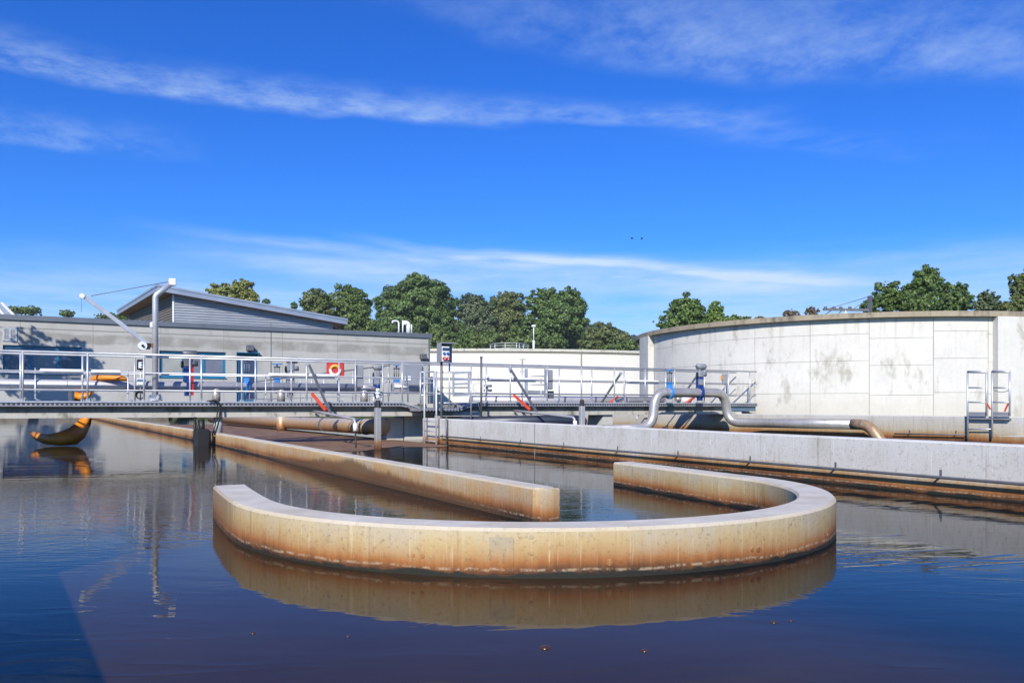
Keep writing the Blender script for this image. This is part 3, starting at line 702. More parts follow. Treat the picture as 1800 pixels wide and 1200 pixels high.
def actuator_valve(name, label, c, s=1.0, col=BLUE, act=GREYBOX, plate=True):
    c = Vector(c); t = thing(name, label, 'valve', c)
    m_ = MB(); m_.tube([c-Vector((.045*s,0,0)), c+Vector((.045*s,0,0))], .19*s, 20, smooth=False)
    m_.bbox_(c+Vector((0,0,-.2*s)), .16*s, .12*s, .1*s, .01); m_.build('flange', col, t)
    m_ = MB(); m_.bbox_(c+Vector((0,0,.3*s)), .22*s, .16*s, .38*s, .02*s); m_.build('body', col, t)
    if plate: MB().bbox_(c+Vector((-.03*s,-.095*s,.33*s)), .2*s, .025, .18*s, .006).build('plate', GREYBOX, t)
    m_ = MB(); h = .58*s
    m_.bbox_(c+Vector((0,0,h)), .2*s, .2*s, .2*s, .03*s); m_.tube([c+Vector((-.0,0,h)), c+Vector((.24*s,0,h))], .07*s, 12)
    m_.tube([c+Vector((-.02*s,0,h+.08*s)), c+Vector((-.02*s,0,h+.2*s))], .05*s, 10); m_.tube([c+Vector((.1*s,0,h+.08*s)), c+Vector((.1*s,0,h+.2*s))], .03*s, 8)
    m_.tube([c+Vector((-.12*s,0,h+.22*s)), c+Vector((-.09*s,0,h+.24*s)), c+Vector((.2*s,0,h+.24*s)), c+Vector((.24*s,0,h+.22*s))], [.06*s,.095*s,.095*s,.06*s], 14)
    m_.build('actuator', act, t)
    m_ = MB(); m_.ring(c+Vector((-.14*s,-.04*s,h-.03*s)), (.9,-.4,0), .085*s, .013*s, 16, 6); m_.tube([c+Vector((-.14*s,-.04*s,h-.03*s)), c+Vector((-.05*s,0,h-.03*s))], .018*s, 6)
    for k in range(3):
        d = Vector((0, math.cos(k*2.094), math.sin(k*2.094)))*.08*s; m_.tube([c+Vector((-.14*s,-.04*s,h-.03*s)), c+Vector((-.14*s,-.04*s,h-.03*s))+d], .009*s, 5)
    m_.build('handwheel', BLACK, t)
    return t
handwheel_valve('gate_valve', 'light blue gate valve with handwheel on top of the gooseneck pipe', G(1177,690), .98, LBLUE)
actuator_valve('motor_valve', 'dark blue motorised valve with grey actuator on the gooseneck pipe', G(1230,690), 1.0)
handwheel_valve('gate_valve', 'blue flanged valve on the grey pipe in front of the blue door', (fx(434,YP),YP,zc), .85, LBLUE, top=.75, hw=.12, fr=.25)
handwheel_valve('gate_valve', 'light blue handwheel valve above the pipe behind the white tube', (fx(487,YP+.5),YP+.5,zc-.02), .85, LBLUE, top=.68, hw=.15, fr=.16)
actuator_valve('motor_valve', 'grey motor actuator with black handwheel behind the white tube', (fx(510,YP+.8),YP+.8,1.42), .95, GREYBOX)
actuator_valve('motor_valve', 'blue and red motorised valve with dark actuator right of the crane post', (fx(330,YP-.05),YP-.05,zc), .98, BLUE, DARKBAR, False)
mb = MB(); x_ = fx(333,YP-.05); mb.box(x_+.03, x_+.075, YP-.24, YP-.12, 1.2, 1.95); mb.build('side_plate', RED, bpy.data.objects[[o.name for o in bpy.data.objects if o.name.startswith('motor_valve')][-1]])
handwheel_valve('gate_valve', 'light blue yoke valve between the railing posts left of the grey panel', (fx(697,YP+.4),YP+.4,1.45), .95, LBLUE, top=.6, hw=.08, fr=.18)
actuator_valve('motor_valve', 'grey motor with dark blue flange behind the guide post', (fx(662,YP+.7),YP+.7,1.35), .85, BLUE)

# ------------------------------------------------------------------ white tube fittings on thin posts
def tube_fitting(label, pxa, pxb, y, z, posts):
    t = thing('tube_fitting', label, 'tube fitting', (fx((pxa+pxb)/2,y), y, ZD), 'white tube fittings along the bridge rail')
    xa, xb = fx(pxa,y), fx(pxb,y)
    m_ = MB(); m_.tube([(xa,y,z+.02),(xa+.05,y,z),(xb-.05,y,z),(xb,y,z+.02)], [.03,.05,.05,.03], 12); m_.build('tube', WHITE, t)
    m_ = MB(); m_.bar((xa+.02,y+.01,z-.055),(xb-.02,y+.01,z-.055), .08, .03); m_.build('tray', GALV, t)
    for px in posts:
        x_ = fx(px,y); m_ = MB(); m_.tube(fillet([(x_+.1,y,ZD+.01),(x_,y,ZD+.04),(x_,y,z+.06)], .04), .014, 7); m_.tube([(x_,y,z),(xa if abs(x_-xa)<abs(x_-xb) else xb,y,z)], .012, 6); m_.build('post', GALV, t)
yt = YF+.12
tube_fitting('white tube fitting on thin posts above the yellow blades, leftmost of four', 70, 148, yt, ZD+.66, (62,))
tube_fitting('white tube fitting ending left of the socket post by the crane', 158, 214, yt, ZD+.66, (225,))
tube_fitting('white tube fitting on thin posts in front of the lifebuoy box', 472, 590, yt, ZD+.66, (467,596))
tube_fitting('white tube fitting on thin hooked posts above the orange lever right of landing', 857, 942, yt, ZD+.66, (853,951))
tube_fitting('white tube fitting beside the light blue valve of the gooseneck', 1102, 1158, yt, ZD+.66, (1099,))

# ------------------------------------------------------------------ crane davit
YC = 21.2
cr = thing('davit_crane', 'grey davit crane with tilted jib and cable on the left bridge', 'crane', (fx(272,YC), YC, ZD))
C = lambda px, py: on_y(px, py, YC)
MB().tube(fillet([C(273,706), C(273,520), C(302,497)], .06, 6), .068, 16).build('mast', WHITE if 0 else GALV, cr)
m_ = MB(); m_.bbox_(C(303,496), .16, .14, .17, .015); m_.build('head', WHITE, cr)
m_ = MB(); c = C(273,704); m_.tube([c, c+Vector((0,0,.035))], .16, 16, smooth=False)
for a in range(4):
    d = Vector((math.cos(a*1.571+.4), math.sin(a*1.571+.4), 0)); m_.bar(c+d*.06+Vector((0,0,.12)), c+d*.13+Vector((0,0,.03)), .02, .14)
m_.build('base_flange', GALV, cr)
j0, j1 = C(262,606), C(144,518)
m_ = MB(); m_.bar(j0, j1, .05, .09); m_.build('jib', GALV, cr)
m_ = MB(); m_.bar(j0+Vector((0,0,-.02)), C(272,606), .1, .09); m_.build('hinge', simple('rusty_bracket', (.2,.1,.05), .7), cr)
wv = C(250,608); m_ = MB(); m_.tube([wv+Vector((0,-.1,0)), wv+Vector((0,.1,0))], .1, 18, smooth=False); m_.build('winch', WHITE, cr)
m_ = MB(); m_.tube([wv+Vector((0,-.14,0)), wv+Vector((0,-.1,0))], .03, 10); m_.cbox(wv+Vector((.11,0,.0)), .12, .14, .14); m_.build('winch_motor', BLACK, cr)
m_ = MB(); m_.tube([j1+Vector((0,-.05,-.03)), j1+Vector((0,.05,-.03))], .055, 14, smooth=False); m_.build('pulley', WHITE, cr)
MB().tube([C(303,494), C(160,520)], .009, 6).build('cable', DARKBAR, cr)
MB().tube([C(143,521), C(143,548)], .004, 5).build('hoist_line', DARKBAR, cr)
MB().bbox_(C(266,571), .06, .1, .13, .01).build('junction_box', WHITE, cr)

# ------------------------------------------------------------------ mixer with banana blades behind the bridge
mx = thing('paddle_mixer', 'yellow paddle mixer with curved banana blades raised behind the left bridge', 'mixer', tuple(on_z(110, 778, 0)))
def blade(pts, th, yo):
    """blade from upper/lower outline in site X/Z at its own distance"""
    m_ = MB(); n_ = len(pts); vs = []
    for (pu, pl, dy) in pts:
        u, l = at(*pu, 19.15+dy), at(*pl, 19.15+dy); mid = (u+l)/2
        vs += [u, mid+Vector((0,-th,0)), l, mid+Vector((0,th,0))]
    fs = [(i*4+k, i*4+(k+1)%4, (i+1)*4+(k+1)%4, (i+1)*4+k) for i in range(n_-1) for k in range(4)]
    m_.add(vs, fs, True); m_.add(vs[:4], [(3,2,1,0)]); m_.add(vs[-4:], [(0,1,2,3)]); return m_
blade([((51,757),(52,763),.9),((62,759),(62,773),.5),((84,763),(78,780),.1),((105,758.5),(105,783),0),((121,752),(135,781),.2),((137,740),(150,768),.6),((146,728),(159,748),.9),((150,706),(165,720),.9)], .022, 0).build('blade', YELLOW, mx)
blade([((131,688),(131,701),.2),((140,690),(140,706),.2),((152,689),(152,702),.2),((166,688),(158,697),.2)], .05, 0).build('blade_root', YELLOW, mx)
blade([((157,666),(158,668),.4),((166,659),(164,669),.4),((180,657),(180,669.5),.4),((210,658),(212,669.5),.4),((222,663),(224,669.5),.4)], .05, 0).build('blade', YELLOW, mx)
m_ = MB(); m_.tube([at(140,700,19.9)+Vector((0,-.1,0)), at(140,696,19.9)+Vector((0,.5,0))], .12, 16, smooth=False); m_.build('hub', simple('rusty_hub', (.25,.05,.02), .6), mx)
m_ = MB(); m_.bar(at(124,735,21.6), at(122,660,21.6), .08, .08); m_.bar(at(122,662,21.6), at(146,662,21.6), .06, .06); m_.build('guide_frame', DARKBAR, mx)
# stub beam below the bridge on the left
p = at(83,744,26); MB().box(p.x-.2,p.x+.2,p.y-.4,p.y+.4,p.z-.05,p.z+.4).build('hanging_block', DARKBAR, label='small dark concrete block under the left bridge', cat='block')

# ------------------------------------------------------------------ submerged pump with cables on divider wall
px_ = on_z(360, 783, 0)
pm = thing('drive_unit', 'black submersible drive unit with cables against the divider wall', 'pump', (px_.x, px_.y, 0))
m_ = MB(); m_.bbox_((px_.x-.05, px_.y+.1, .14), .34, .42, .5, .05); m_.tube([(px_.x-.05,px_.y+.1,.3),(px_.x-.05,px_.y+.15,.62)], .07, 10); m_.tube([(px_.x-.2,px_.y+.15,.2),(px_.x-.18,px_.y+.3,.7)], .03, 8); m_.build('housing', BLACK, pm)
YQ = YF-.06
cb = [on_y(*q, YQ) for q in ((368,705),(378,703),(386,708),(387,725),(383,748),(377,764))]
m_ = MB(); m_.tube(fillet(cb, .12, 5), .022, 8); m_.tube(fillet([c_+Vector((-.05,.05,.0)) for c_ in cb], .1, 5), .016, 7); m_.build('cable', BLACK, pm)
m_ = MB()
for q0, q1 in (((349,738),(352,764)),((356,738),(357,764)),((345,742),(349,768))): m_.tube([on_y(*q0,YF+.3), on_y(*q1,YF+.3)], .02, 7)
m_.build('hose', BLACK, pm)

# ------------------------------------------------------------------ guide posts
def guide_post(label, x_, y_, z1, extra=False):
    t = thing('guide_post', label, 'post', (x_, y_, 0), 'square guide posts with black caps')
    MB().bbox_((x_,y_,(z1-.16-.6)/2), .125, .125, z1-.16+.6, .012).build('shaft', STEEL if not extra else rust_post, t)
    MB().tube([(x_,y_,z1-.16),(x_,y_,z1-.02),(x_,y_,z1)], [.072,.05,.045], 10, smooth=False).build('cap', BLACK, t)
    return t
def rp_mat():
    m, nt, b = new_mat('post_steel'); p = pos(nt); z = nt.n('ShaderNodeSeparateXYZ', Vector=p).outputs[2]
    c = nt.ramp(nt.m('ADD', z, nt.m('MULTIPLY', nt.m('SUBTRACT', nt.noise(p, 6, 4), .5), .12)), [(.02,(.12,.05,.02)),(.16,(.33,.17,.08)),(.25,(.33,.31,.29)),(.6,(.36,.36,.37))])
    nt.L.new(c, b.inputs['Base Color']); b.inputs['Metallic'].default_value = .3; b.inputs['Roughness'].default_value = .5; return m
rust_post = rp_mat()
p = on_z(664, 790, 0); guide_post('square steel guide post with black cap standing in water before the bridge', p.x, p.y, on_y(664,703,p.y).z, True)
q = at(1023, 745, 21.0); guide_post('square steel guide post with black cap just behind the basin wall', q.x, q.y, at(1023,702,21).z)
q = at(1050, 705, 27.5); guide_post('short black-capped post tip showing above the right bridge deck', q.x, q.y, at(1050,699,27.5).z)
t = thing('level_sensor', 'white clamped sensor tube with blue head above the front guide post', 'sensor', tuple(on_y(664,703,YF-.12)))
m_ = MB(); 
for a, b, r_ in ((700,694,.045),(693,689,.062),(688,682,.05)): m_.tube([on_y(664,a,YF-.12), on_y(664,b,YF-.12)], r_, 12)
m_.build('tube', WHITE, t); MB().tube([on_y(664,682,YF-.12), on_y(664,675,YF-.12)], .06, 12).build('head', BLUE, t)
m_ = MB()
for px in (657, 670): m_.tube([on_y(px,706,YF-.05), on_y(px,697,YF-.05)], .02, 6)
m_.build('bracket', WHITE, t)

# ------------------------------------------------------------------ swing arms with orange levers (probes)
def probe_arm(label, x_, sgn=-1):
    y0 = YF-.02 if sgn < 0 else YB+.03
    Y = lambda d: y0 + sgn*d
    t = thing('probe_arm', label, 'probe arm', (x_, y0, ZD), 'probe arms hinged on the bridge railing')
    fl = -sgn
    MB().bar((x_-.22*fl,Y(.0),ZD+.93), (x_+.02*fl,Y(1.05),.755), .038, .058).build('brace', DARKBAR, t)
    m_ = MB(); m_.bar((x_-.16*fl,Y(.06),ZD+.2),(x_,Y(.72),.83), .05, .065); m_.build('lever', ORANGE, t)
    m_ = MB(); m_.tube(fillet([(x_-.08,Y(-.05),.80),(x_,Y(.9),.745),(x_,Y(2.95),.64),(x_,Y(3.0),.42)], .1, 6), .032, 10); m_.build('arm', STEEL, t)
    m_ = MB(); m_.tube([(x_,Y(2.98),.55),(x_,Y(3.0),.38)], .052, 12); m_.build('elbow', WHITE, t)
    m_ = MB(); m_.tube([(x_,Y(3.0),.4),(x_+.02,Y(3.0),-.3)], .018, 8); m_.build('probe_cable', BLACK, t)
    m_ = MB(); m_.cbox((x_-.24*fl,Y(.0),ZD+.95), .08,.06,.09); m_.build('hinge', GALV, t)
probe_arm('probe arm with orange lever reaching out over the brown sludge', 5.75)
probe_arm('probe arm with orange lever reaching over the channel right of the landing', 11.55)
probe_arm('probe arm with thin red lever folded behind the right bridge', 15.75, 1)
probe_arm('probe arm behind the gooseneck by the grey switch box', 19.0, 1)

# ------------------------------------------------------------------ boxes and cabinets
def cabinet(label, pxa, pxb, pya, pyb, y, dep=.12, m=GREYBOX, cat='cabinet', door=True, name='control_cabinet', post=None):
    a, b = on_y(pxa, pyb, y), on_y(pxb, pya, y)
    t = thing(name, label, cat, ((a.x+b.x)/2, y, a.z))
    MB().bbox_(((a.x+b.x)/2, y+dep/2, (a.z+b.z)/2), b.x-a.x, dep, b.z-a.z, .012).build('case', m, t)
    if door:
        m_ = MB(); m_.bbox_(((a.x+b.x)/2, y-.006, (a.z+b.z)/2), (b.x-a.x)*.88, .012, (b.z-a.z)*.9, .003); m_.build('door', m, t)
        MB().bbox_((b.x-(b.x-a.x)*.14, y-.018, (a.z+b.z)/2), .012, .014, .06, .003).build('latch', BLACK, t)
    if post: MB().tube([((a.x+b.x)/2,y+dep/2,post),((a.x+b.x)/2,y+dep/2,a.z)], .018, 8).build('stand', GALV, t)
    return t
cabinet('narrow grey control cabinet on the railing right of the lifebuoy box', 626, 639, 642, 681, YF+.07)
cabinet('wide grey steel panel behind the railing left of the landing', 709, 743, 641, 678, YF+.9, .05, simple('grey_sheet', (.33,.34,.37), .45, .3, .1, 2))
cabinet('small white junction box before the wide grey panel', 713, 723, 661, 669, YF+.3, .08, WHITE, 'box', False, 'junction_box', ZD)
cabinet('grey control cabinet on the railing right of the guard cage', 962, 972, 650, 684, YF+.07)
cabinet('small dark motor box below the right control cabinet', 966, 974, 687, 700, YF+.2, .1, DARKBAR, 'box', False, 'motor_box')
cabinet('grey switch box with orange side near the end of the bridge', 1272, 1281, 657, 676, YB-.08, .1, GREYBOX, 'box', True, 'switch_box', ZD)
MB().bbox_(on_y(1269,664,YB-.02), .08,.06,.14,.01).build('side_box', simple('orange_plastic', (.6,.22,.02), .5), bpy.data.objects['switch_box'])
# socket post near crane
st = thing('socket_post', 'post with white socket box, white switch box and coiled cable left of crane', 'socket post', tuple(on_y(246,704,YB-.2)))
S_ = lambda px, py: on_y(px, py, YB-.2)
MB().tube([S_(247,704), S_(247,632)], .016, 8).build('post', GALV, st)
m_ = MB(); m_.bbox_(S_(246.5,641)+Vector((0,-.03,0)), .15, .06, .25, .01); m_.build('back_plate', BLACK, st)
m_ = MB(); m_.bbox_(S_(246.5,642)+Vector((0,-.08,0)), .085, .05, .15, .008); m_.build('socket_box', WHITE, st)
m_ = MB(); m_.bbox_(S_(247.5,639)+Vector((.01,-.11,0)), .04, .015, .03, .004); m_.bbox_(S_(247.5,644)+Vector((.01,-.11,0)), .04, .015, .03, .004); m_.build('socket', SOCKB, st)
m_ = MB(); m_.bbox_(S_(248,671)+Vector((0,-.05,0)), .19, .1, .16, .012); m_.build('switch_box', WHITE, st)
m_ = MB()
for k in range(3): m_.ring(S_(246,695)+Vector((0,-.05-.02*k,.01*k)), (.2,1,.1), .075+.012*k, .011, 18, 6)
m_.tube([S_(240,691), S_(246,684)], .011, 6); m_.build('cable_coil', BLACK, st)
# tall socket cabinet at the landing
sc = thing('socket_cabinet', 'white power socket cabinet with blue and red sockets under a dark hood', 'socket cabinet', tuple(on_y(776,780,YL-.08)))
Q = lambda px, py, d=0: on_y(px, py, YL-.08-d)
MB().tube([Q(776,782), Q(776,606)], .032, 10).build('post', DARKBAR, sc)
m_ = MB(); a, b = Q(770,636), Q(794,604)
m_.box(a.x, b.x, YL-.1, YL-.02, a.z, b.z-.02); m_.box(a.x, b.x+.02, YL-.36, YL-.02, b.z-.019, b.z+.01); m_.box(a.x-.012, a.x-.0005, YL-.3, YL-.02, a.z, b.z-.02); m_.build('hood', GREYBOX, sc)
a, b = Q(775.5,635.5,.2), Q(790.5,609,.2)
m_ = MB(); m_.bbox_(((a.x+b.x)/2, YL-.2, (a.z+b.z)/2), b.x-a.x, .16, b.z-a.z, .012); m_.build('case', WHITE, sc)
m_ = MB(); m_.bbox_(((a.x+b.x)/2+.01, YL-.288, b.z-.07), (b.x-a.x)*.8, .02, .075, .006); m_.build('fuse_window', GL_D, sc)
for k in (-1,1):
    m_ = MB(); cx_ = (a.x+b.x)/2+.01+k*.05; m_.tube([(cx_,YL-.28,b.z-.185),(cx_,YL-.31,b.z-.185)], .036, 12, smooth=False); m_.build('blue_socket', SOCKB, sc)
    m_ = MB(); m_.tube([(cx_,YL-.28,a.z+.085),(cx_,YL-.33,a.z+.075)], .046, 14, smooth=False); rs = m_.build('red_socket', RED, sc)
    m_ = MB(); m_.tube([(cx_,YL-.332,a.z+.0755),(cx_,YL-.338,a.z+.075)], .018, 10, smooth=False); m_.build('socket_lid', WHITE, rs)
# dark pole right of landing
t = thing('pole', 'thin dark pole with a loop of wire standing right of the landing', 'pole', tuple(on_y(846,736,YF-.5)))
O = lambda px, py: on_y(px, py, YF-.5)
MB().tube([O(846,738), O(846,630)], .03, 10).build('shaft', DARKBAR, t); MB().tube([O(846,630), O(846,626)], .036, 10).build('cap', DARKBAR, t)
m_ = MB(); m_.ring(O(841,681)+Vector((0,.05,0)), (.3,1,0), .13, .006, 20, 5); m_.tube([O(841,670), O(842,640)], .004, 5); m_.tube([O(838,692), O(841,712), O(845,724)], .005, 5); m_.build('wire_loop', GALV, t)
# twin lamp-like fittings
t = thing('sensor_pair', 'pair of small grey cylinders on the post right of the landing', 'sensor', tuple(on_y(858,690,YB-.1)))
for py in (678, 686):
    m_ = MB(); m_.tube([on_y(851,py,YB-.15), on_y(864,py,YB-.15)], .038, 10); m_.build('cylinder', GREYBOX, t)
MB().bbox_(on_y(856,682,YB-.1), .06,.06,.2,.01).build('bracket', GREYBOX, t)
# guard cage and masts behind right bridge
t = thing('guard_cage', 'small grey steel guard frame with rungs behind the right bridge', 'frame', tuple(on_y(942,700,23.4)))
K = lambda px, py: on_y(px, py, 23.4)
for px, w_ in ((925,.05),(958,.03)): MB().bar(K(px,712), K(px,648), w_*1.6, w_*1.6).build('upright', GALV, t)
m_ = MB()
for py in (661, 676, 691): m_.tube([K(925,py), K(958,py)], .016, 8)
m_.build('rung', GALV, t); MB().bar(K(925,688), K(958,689), .05, .09).build('plate', GREYBOX, t)
t = thing('antenna_mast', 'thin mast with two crossbars before the white tank', 'mast', tuple(on_y(918,712,24.5)))
K = lambda px, py: on_y(px, py, 24.5)
MB().tube([K(918,725), K(918,631)], .016, 8).build('shaft', DARKBAR, t)
m_ = MB(); m_.tube([K(913,631.5), K(924,631.5)], .012, 6); m_.tube([K(914,653.5), K(921,652.5)], .012, 6); m_.tube([K(918,637), K(921,637)], .01, 6); m_.build('crossbar', DARKBAR, t)
# small white pump by gooseneck
t = thing('small_pump', 'small pale cylindrical pump on the bridge behind the gooseneck', 'pump', tuple(on_y(1203,708,YB+.5)))
m_ = MB(); m_.tube([on_y(1196,702,YB+.5), on_y(1212,702,YB+.5)], .13, 14); m_.build('body', WHITE, t)
m_ = MB(); m_.tube([on_y(1188,701,YB+.5), on_y(1195,701,YB+.5)], .09, 12); m_.build('end_cap', SHINY, t)
# lifebuoy box on the side walkway railing
LY = on_x(590, 650, 8.12)
t = thing('lifebuoy_box', 'red lifebuoy box holding a yellow and white ring', 'lifebuoy box', tuple(LY))
c = at(589.5, 651, 26.6)
def facing(c, w_, h, d, th=-.35):
    m_ = MB(); m_.bbox_((0,0,0), w_, d, h, .02); ca, sa = math.cos(th), math.sin(th)
    m_.v = [(c[0]+p[0]*ca-p[1]*sa, c[1]+p[0]*sa+p[1]*ca, c[2]+p[2]) for p in m_.v]; return m_
facing(c, .56, .5, .14).build('case', RED, t)
ax = Vector((math.sin(-.35), -math.cos(-.35), 0)) * -1
n_ = Vector((-.34,-.94,0)); n_ = Vector((math.sin(.35)*-1, -math.cos(.35), 0))
u = Vector((math.cos(-.35), math.sin(-.35), 0)); n_ = Vector((u.y, -u.x, 0))
rg = {}
for part_, lo_a, hi_a, mt in (('ring', 20, 160, YEL), ('ring_segment', 165, 375, WHITE)):
    pts = [c + n_*.09 + u*(.15*math.cos(R(a))) + Vector((0,0,.15*math.sin(R(a)))) for a in np.linspace(lo_a, hi_a, 18)]
    MB().tube(pts, .048, 10).build(part_, mt, t)
# small fittings along the deck edge: cable clips, kerb brackets
# ------------------------------------------------------------------ ladders
t = thing('ladder', 'steel ladder from the landing down into the water at the basin wall', 'ladder', (7.9, 18.5, 0))
for px, tp in ((746, 653), (767, 652)):
    p = on_x(px, 700, 7.98); MB().tube([(7.98,p.y,-.3), (7.98,p.y,on_x(px,tp,7.98).z)], .024, 8).build('stringer', GALV, t)
ya, yb = on_x(746,700,7.98).y, on_x(767,700,7.98).y
for z_ in (.08, .32, .56): MB().tube([(7.98,ya,z_),(7.98,yb,z_)], .016, 8).build('rung', GALV, t)
MB().tube([on_x(785,733,8.05), on_x(785,782,8.05)], .02, 8).build('drain_pipe', DARKBAR, label='thin vertical drain pipe at the corner of the basin wall', cat='pipe')
t = thing('access_ladder', 'steel access ladder with two tall hoop frames by the big tank', 'ladder', tuple(on_x(1740,735,XC-.05)))
XL = XC-.08
T_ = lambda px, py, x_=XL: on_x(px, py, x_)
for (pa, pb, top, tag_) in ((1701,1734,653,'l'),(1744,1775,652.5,'r')):
    fr_ = bpy.data.objects.new('hoop_frame', None); COL.objects.link(fr_); fr_.parent = t; ORG[fr_.name] = ORG[t.name]
    bt = 770 if 1 else 730
    MB().tube([T_(pa,bt), T_(pa,top)], .024, 8).build('stile', GALV, fr_)
    MB().tube([T_(pb,731), T_(pb,top)], .024, 8).build('stile', GALV, fr_)
    for py in (top+.3, 681, 706.5): MB().tube([T_(pa,py), T_(pb,py+.5)], .018 if py > 660 else .03, 8).build('bar', GALV, fr_)
    a, b = T_(pa+1,731), T_(pb,724); MB().box(XL-.01, XL+.01, min(a.y,b.y), max(a.y,b.y), a.z, b.z).build('toe_plate', GREYBOX, fr_)
a, b = T_(1701,735), T_(1775,732)
MB().box(XL-.02, XL+.6, b.y, a.y, a.z-.02, a.z+.015).build('platform', M_GRATE, t)
m_ = MB()
for py in (754,): m_.tube([T_(1702,py), T_(1744,py)], .016, 8)
m_.build('rung', GALV, t)
m_ = MB(); m_.bar(T_(1734,708), T_(1741,719), .03, .03); m_.build('latch_arm', ORANGE, t)
m_ = MB(); m_.bar(T_(1772,709), T_(1766,723), .03, .03); m_.build('latch_arm', ORANGE, t)
ch = [T_(1744+33*k/10, 684+5*math.sin(math.pi*k/10)) for k in range(11)]; MB().tube(ch, .008, 6).build('chain', DARKBAR, t)

# ------------------------------------------------------------------ big round tank on the right
TC = Vector((29.75, 23.75, 0)); TR = 8.85; ZT = CZ+3.04
bt = thing('round_tank', 'big round bare concrete tank with stained overhanging rim', 'tank', (TC.x, TC.y, .3))
def tank_ang(px):
    d = ray(px, 700); dv = Vector((d[0], d[1])); C2 = Vector((TC.x, TC.y)); A = dv.dot(dv); Bq = -dv.dot(C2); Cq = C2.dot(C2)-TR*TR; disc = Bq*Bq-A*Cq
    if disc < 0: return None
    s_ = (-Bq-math.sqrt(disc))/A; q = dv*s_-C2; a = math.atan2(q.y, q.x); return a if a > 0 else a+2*math.pi
m_ = MB(); n = 128
m_.add([(TC.x+(TR-.03)*math.cos(2*math.pi*i/n), TC.y+(TR-.03)*math.sin(2*math.pi*i/n), z_) for z_ in (-.5, ZT-.2) for i in range(n)], [(i,(i+1)%n,n+(i+1)%n,n+i) for i in range(n)], True)
m_.build('backing', M_GAP, bt)
seams = [tank_ang(px) for px in (1150, 1182, 1248, 1327, 1424, 1528, 1641, 1737)]
st_ = abs(seams[-1]-seams[-2])
angs = sorted(seams); ext = [angs[0]-st_*k for k in range(4,0,-1)]; last = angs[-1]
angs = ext + angs
while angs[-1] < ext[0]+2*math.pi-st_: angs.append(angs[-1]+st_)
angs.append(ext[0]+2*math.pi)
m_ = MB()
lev0 = [-.5, 1.35, 2.42, 3.3, ZT-.14]
for k in range(len(angs)-1):
    a0, a1 = angs[k]+.0007, angs[k+1]-.0007; sh = [0,.0,-.16,.05,-.06,.0,.0][k % 7]
    lv = [lev0[0], lev0[1]+sh*.4, lev0[2]+sh, lev0[3]+sh, lev0[4]]
    for i in range(4):
        z0, z1 = lv[i]+.0045, lv[i+1]-.0045; nn = 7; A_ = np.linspace(a0, a1, nn); off = random.uniform(-.006,.006)
        m_.add([(TC.x+(TR+off)*math.cos(a), TC.y+(TR+off)*math.sin(a), z_) for z_ in (z0, z1) for a in A_], [(j,j+1,nn+j+1,nn+j) for j in range(nn-1)], True)
m_.build('wall_panel', M_TANK, bt)
m_ = MB(); prof_ = [(TR+.0, ZT-.17), (TR+.22, ZT-.17), (TR+.22, ZT), (TR-.25, ZT), (TR-.25, ZT-.17)]; L_ = len(prof_)
m_.add([(TC.x+r_*math.cos(2*math.pi*i/n), TC.y+r_*math.sin(2*math.pi*i/n), z_) for i in range(n) for (r_, z_) in prof_],
       [(i*L_+k, i*L_+(k+1)%L_, ((i+1)%n)*L_+(k+1)%L_, ((i+1)%n)*L_+k) for i in range(n) for k in range(L_)])
m_.build('rim', M_TCAP, bt)
def pilaster(pxa, pxb):
    a0, a1 = tank_ang(pxa), tank_ang(pxb)
    if a0 is None or a1 is None: return
    m_ = MB(); nn = 6; A_ = np.linspace(a0, a1, nn); vs = []
    for z_ in (-.5, ZT-.172):
        for r_ in (TR-.02, TR+.24):
            vs += [(TC.x+r_*math.cos(a), TC.y+r_*math.sin(a), z_) for a in A_]
    q = nn
    fs = [(q+j, q+j+1, 3*q+j+1, 3*q+j) for j in range(nn-1)] + [(0,q,3*q,2*q),(nn-1,2*q-1,4*q-1,3*q-1)] + [(2*q+j,2*q+j+1,3*q+j+1,3*q+j) for j in range(nn-1)]
    m_.add(vs, fs); m_.build('pilaster', M_TANK, bt)
pilaster(1745, 1800); pilaster(1134, 1149)
# floor inside the tank is water-level lid
m_ = MB(); m_.add([(TC.x+(TR-.1)*math.cos(2*math.pi*i/n), TC.y+(TR-.1)*math.sin(2*math.pi*i/n), ZT-.6) for i in range(n)], [tuple(range(n))]); m_.build('lid', M_PLINTH, bt)
# ------------------------------------------------------------------ far white tank
WC = Vector((65.2, 126.7, 0)); WR = 49.5; ZW = 7.45
wt = thing('white_tank', 'wide low white rendered tank behind the bridge below the trees', 'tank', (WC.x, WC.y, .3)); n = 160
def ringmesh(C0, prof_, n):
    m_ = MB(); L_ = len(prof_)
    return m_.add([(C0.x+r_*math.cos(2*math.pi*i/n), C0.y+r_*math.sin(2*math.pi*i/n), z_) for i in range(n) for (r_, z_) in prof_],
       [(i*L_+k, i*L_+(k+1)%L_, ((i+1)%n)*L_+(k+1)%L_, ((i+1)%n)*L_+k) for i in range(n) for k in range(L_)], False)
ringmesh(WC, [(WR,-.5),(WR,ZW-.48),(WR-.5,ZW-.48),(WR-.5,-.5)], n).build('wall', M_WTANK, wt)
ringmesh(WC, [(WR-.5,ZW-.479),(WR+.06,ZW-.479),(WR+.06,ZW-.3),(WR-.5,ZW-.3)], n).build('rim_joint', M_GAP, wt)
ringmesh(WC, [(WR-.5,ZW-.299),(WR+.18,ZW-.299),(WR+.18,ZW),(WR-.5,ZW)], n).build('rim', concrete('lichen_rim', (.55,.53,.45), .15, (.2,.19,.15), .7, .5, .68, 1.5), wt)
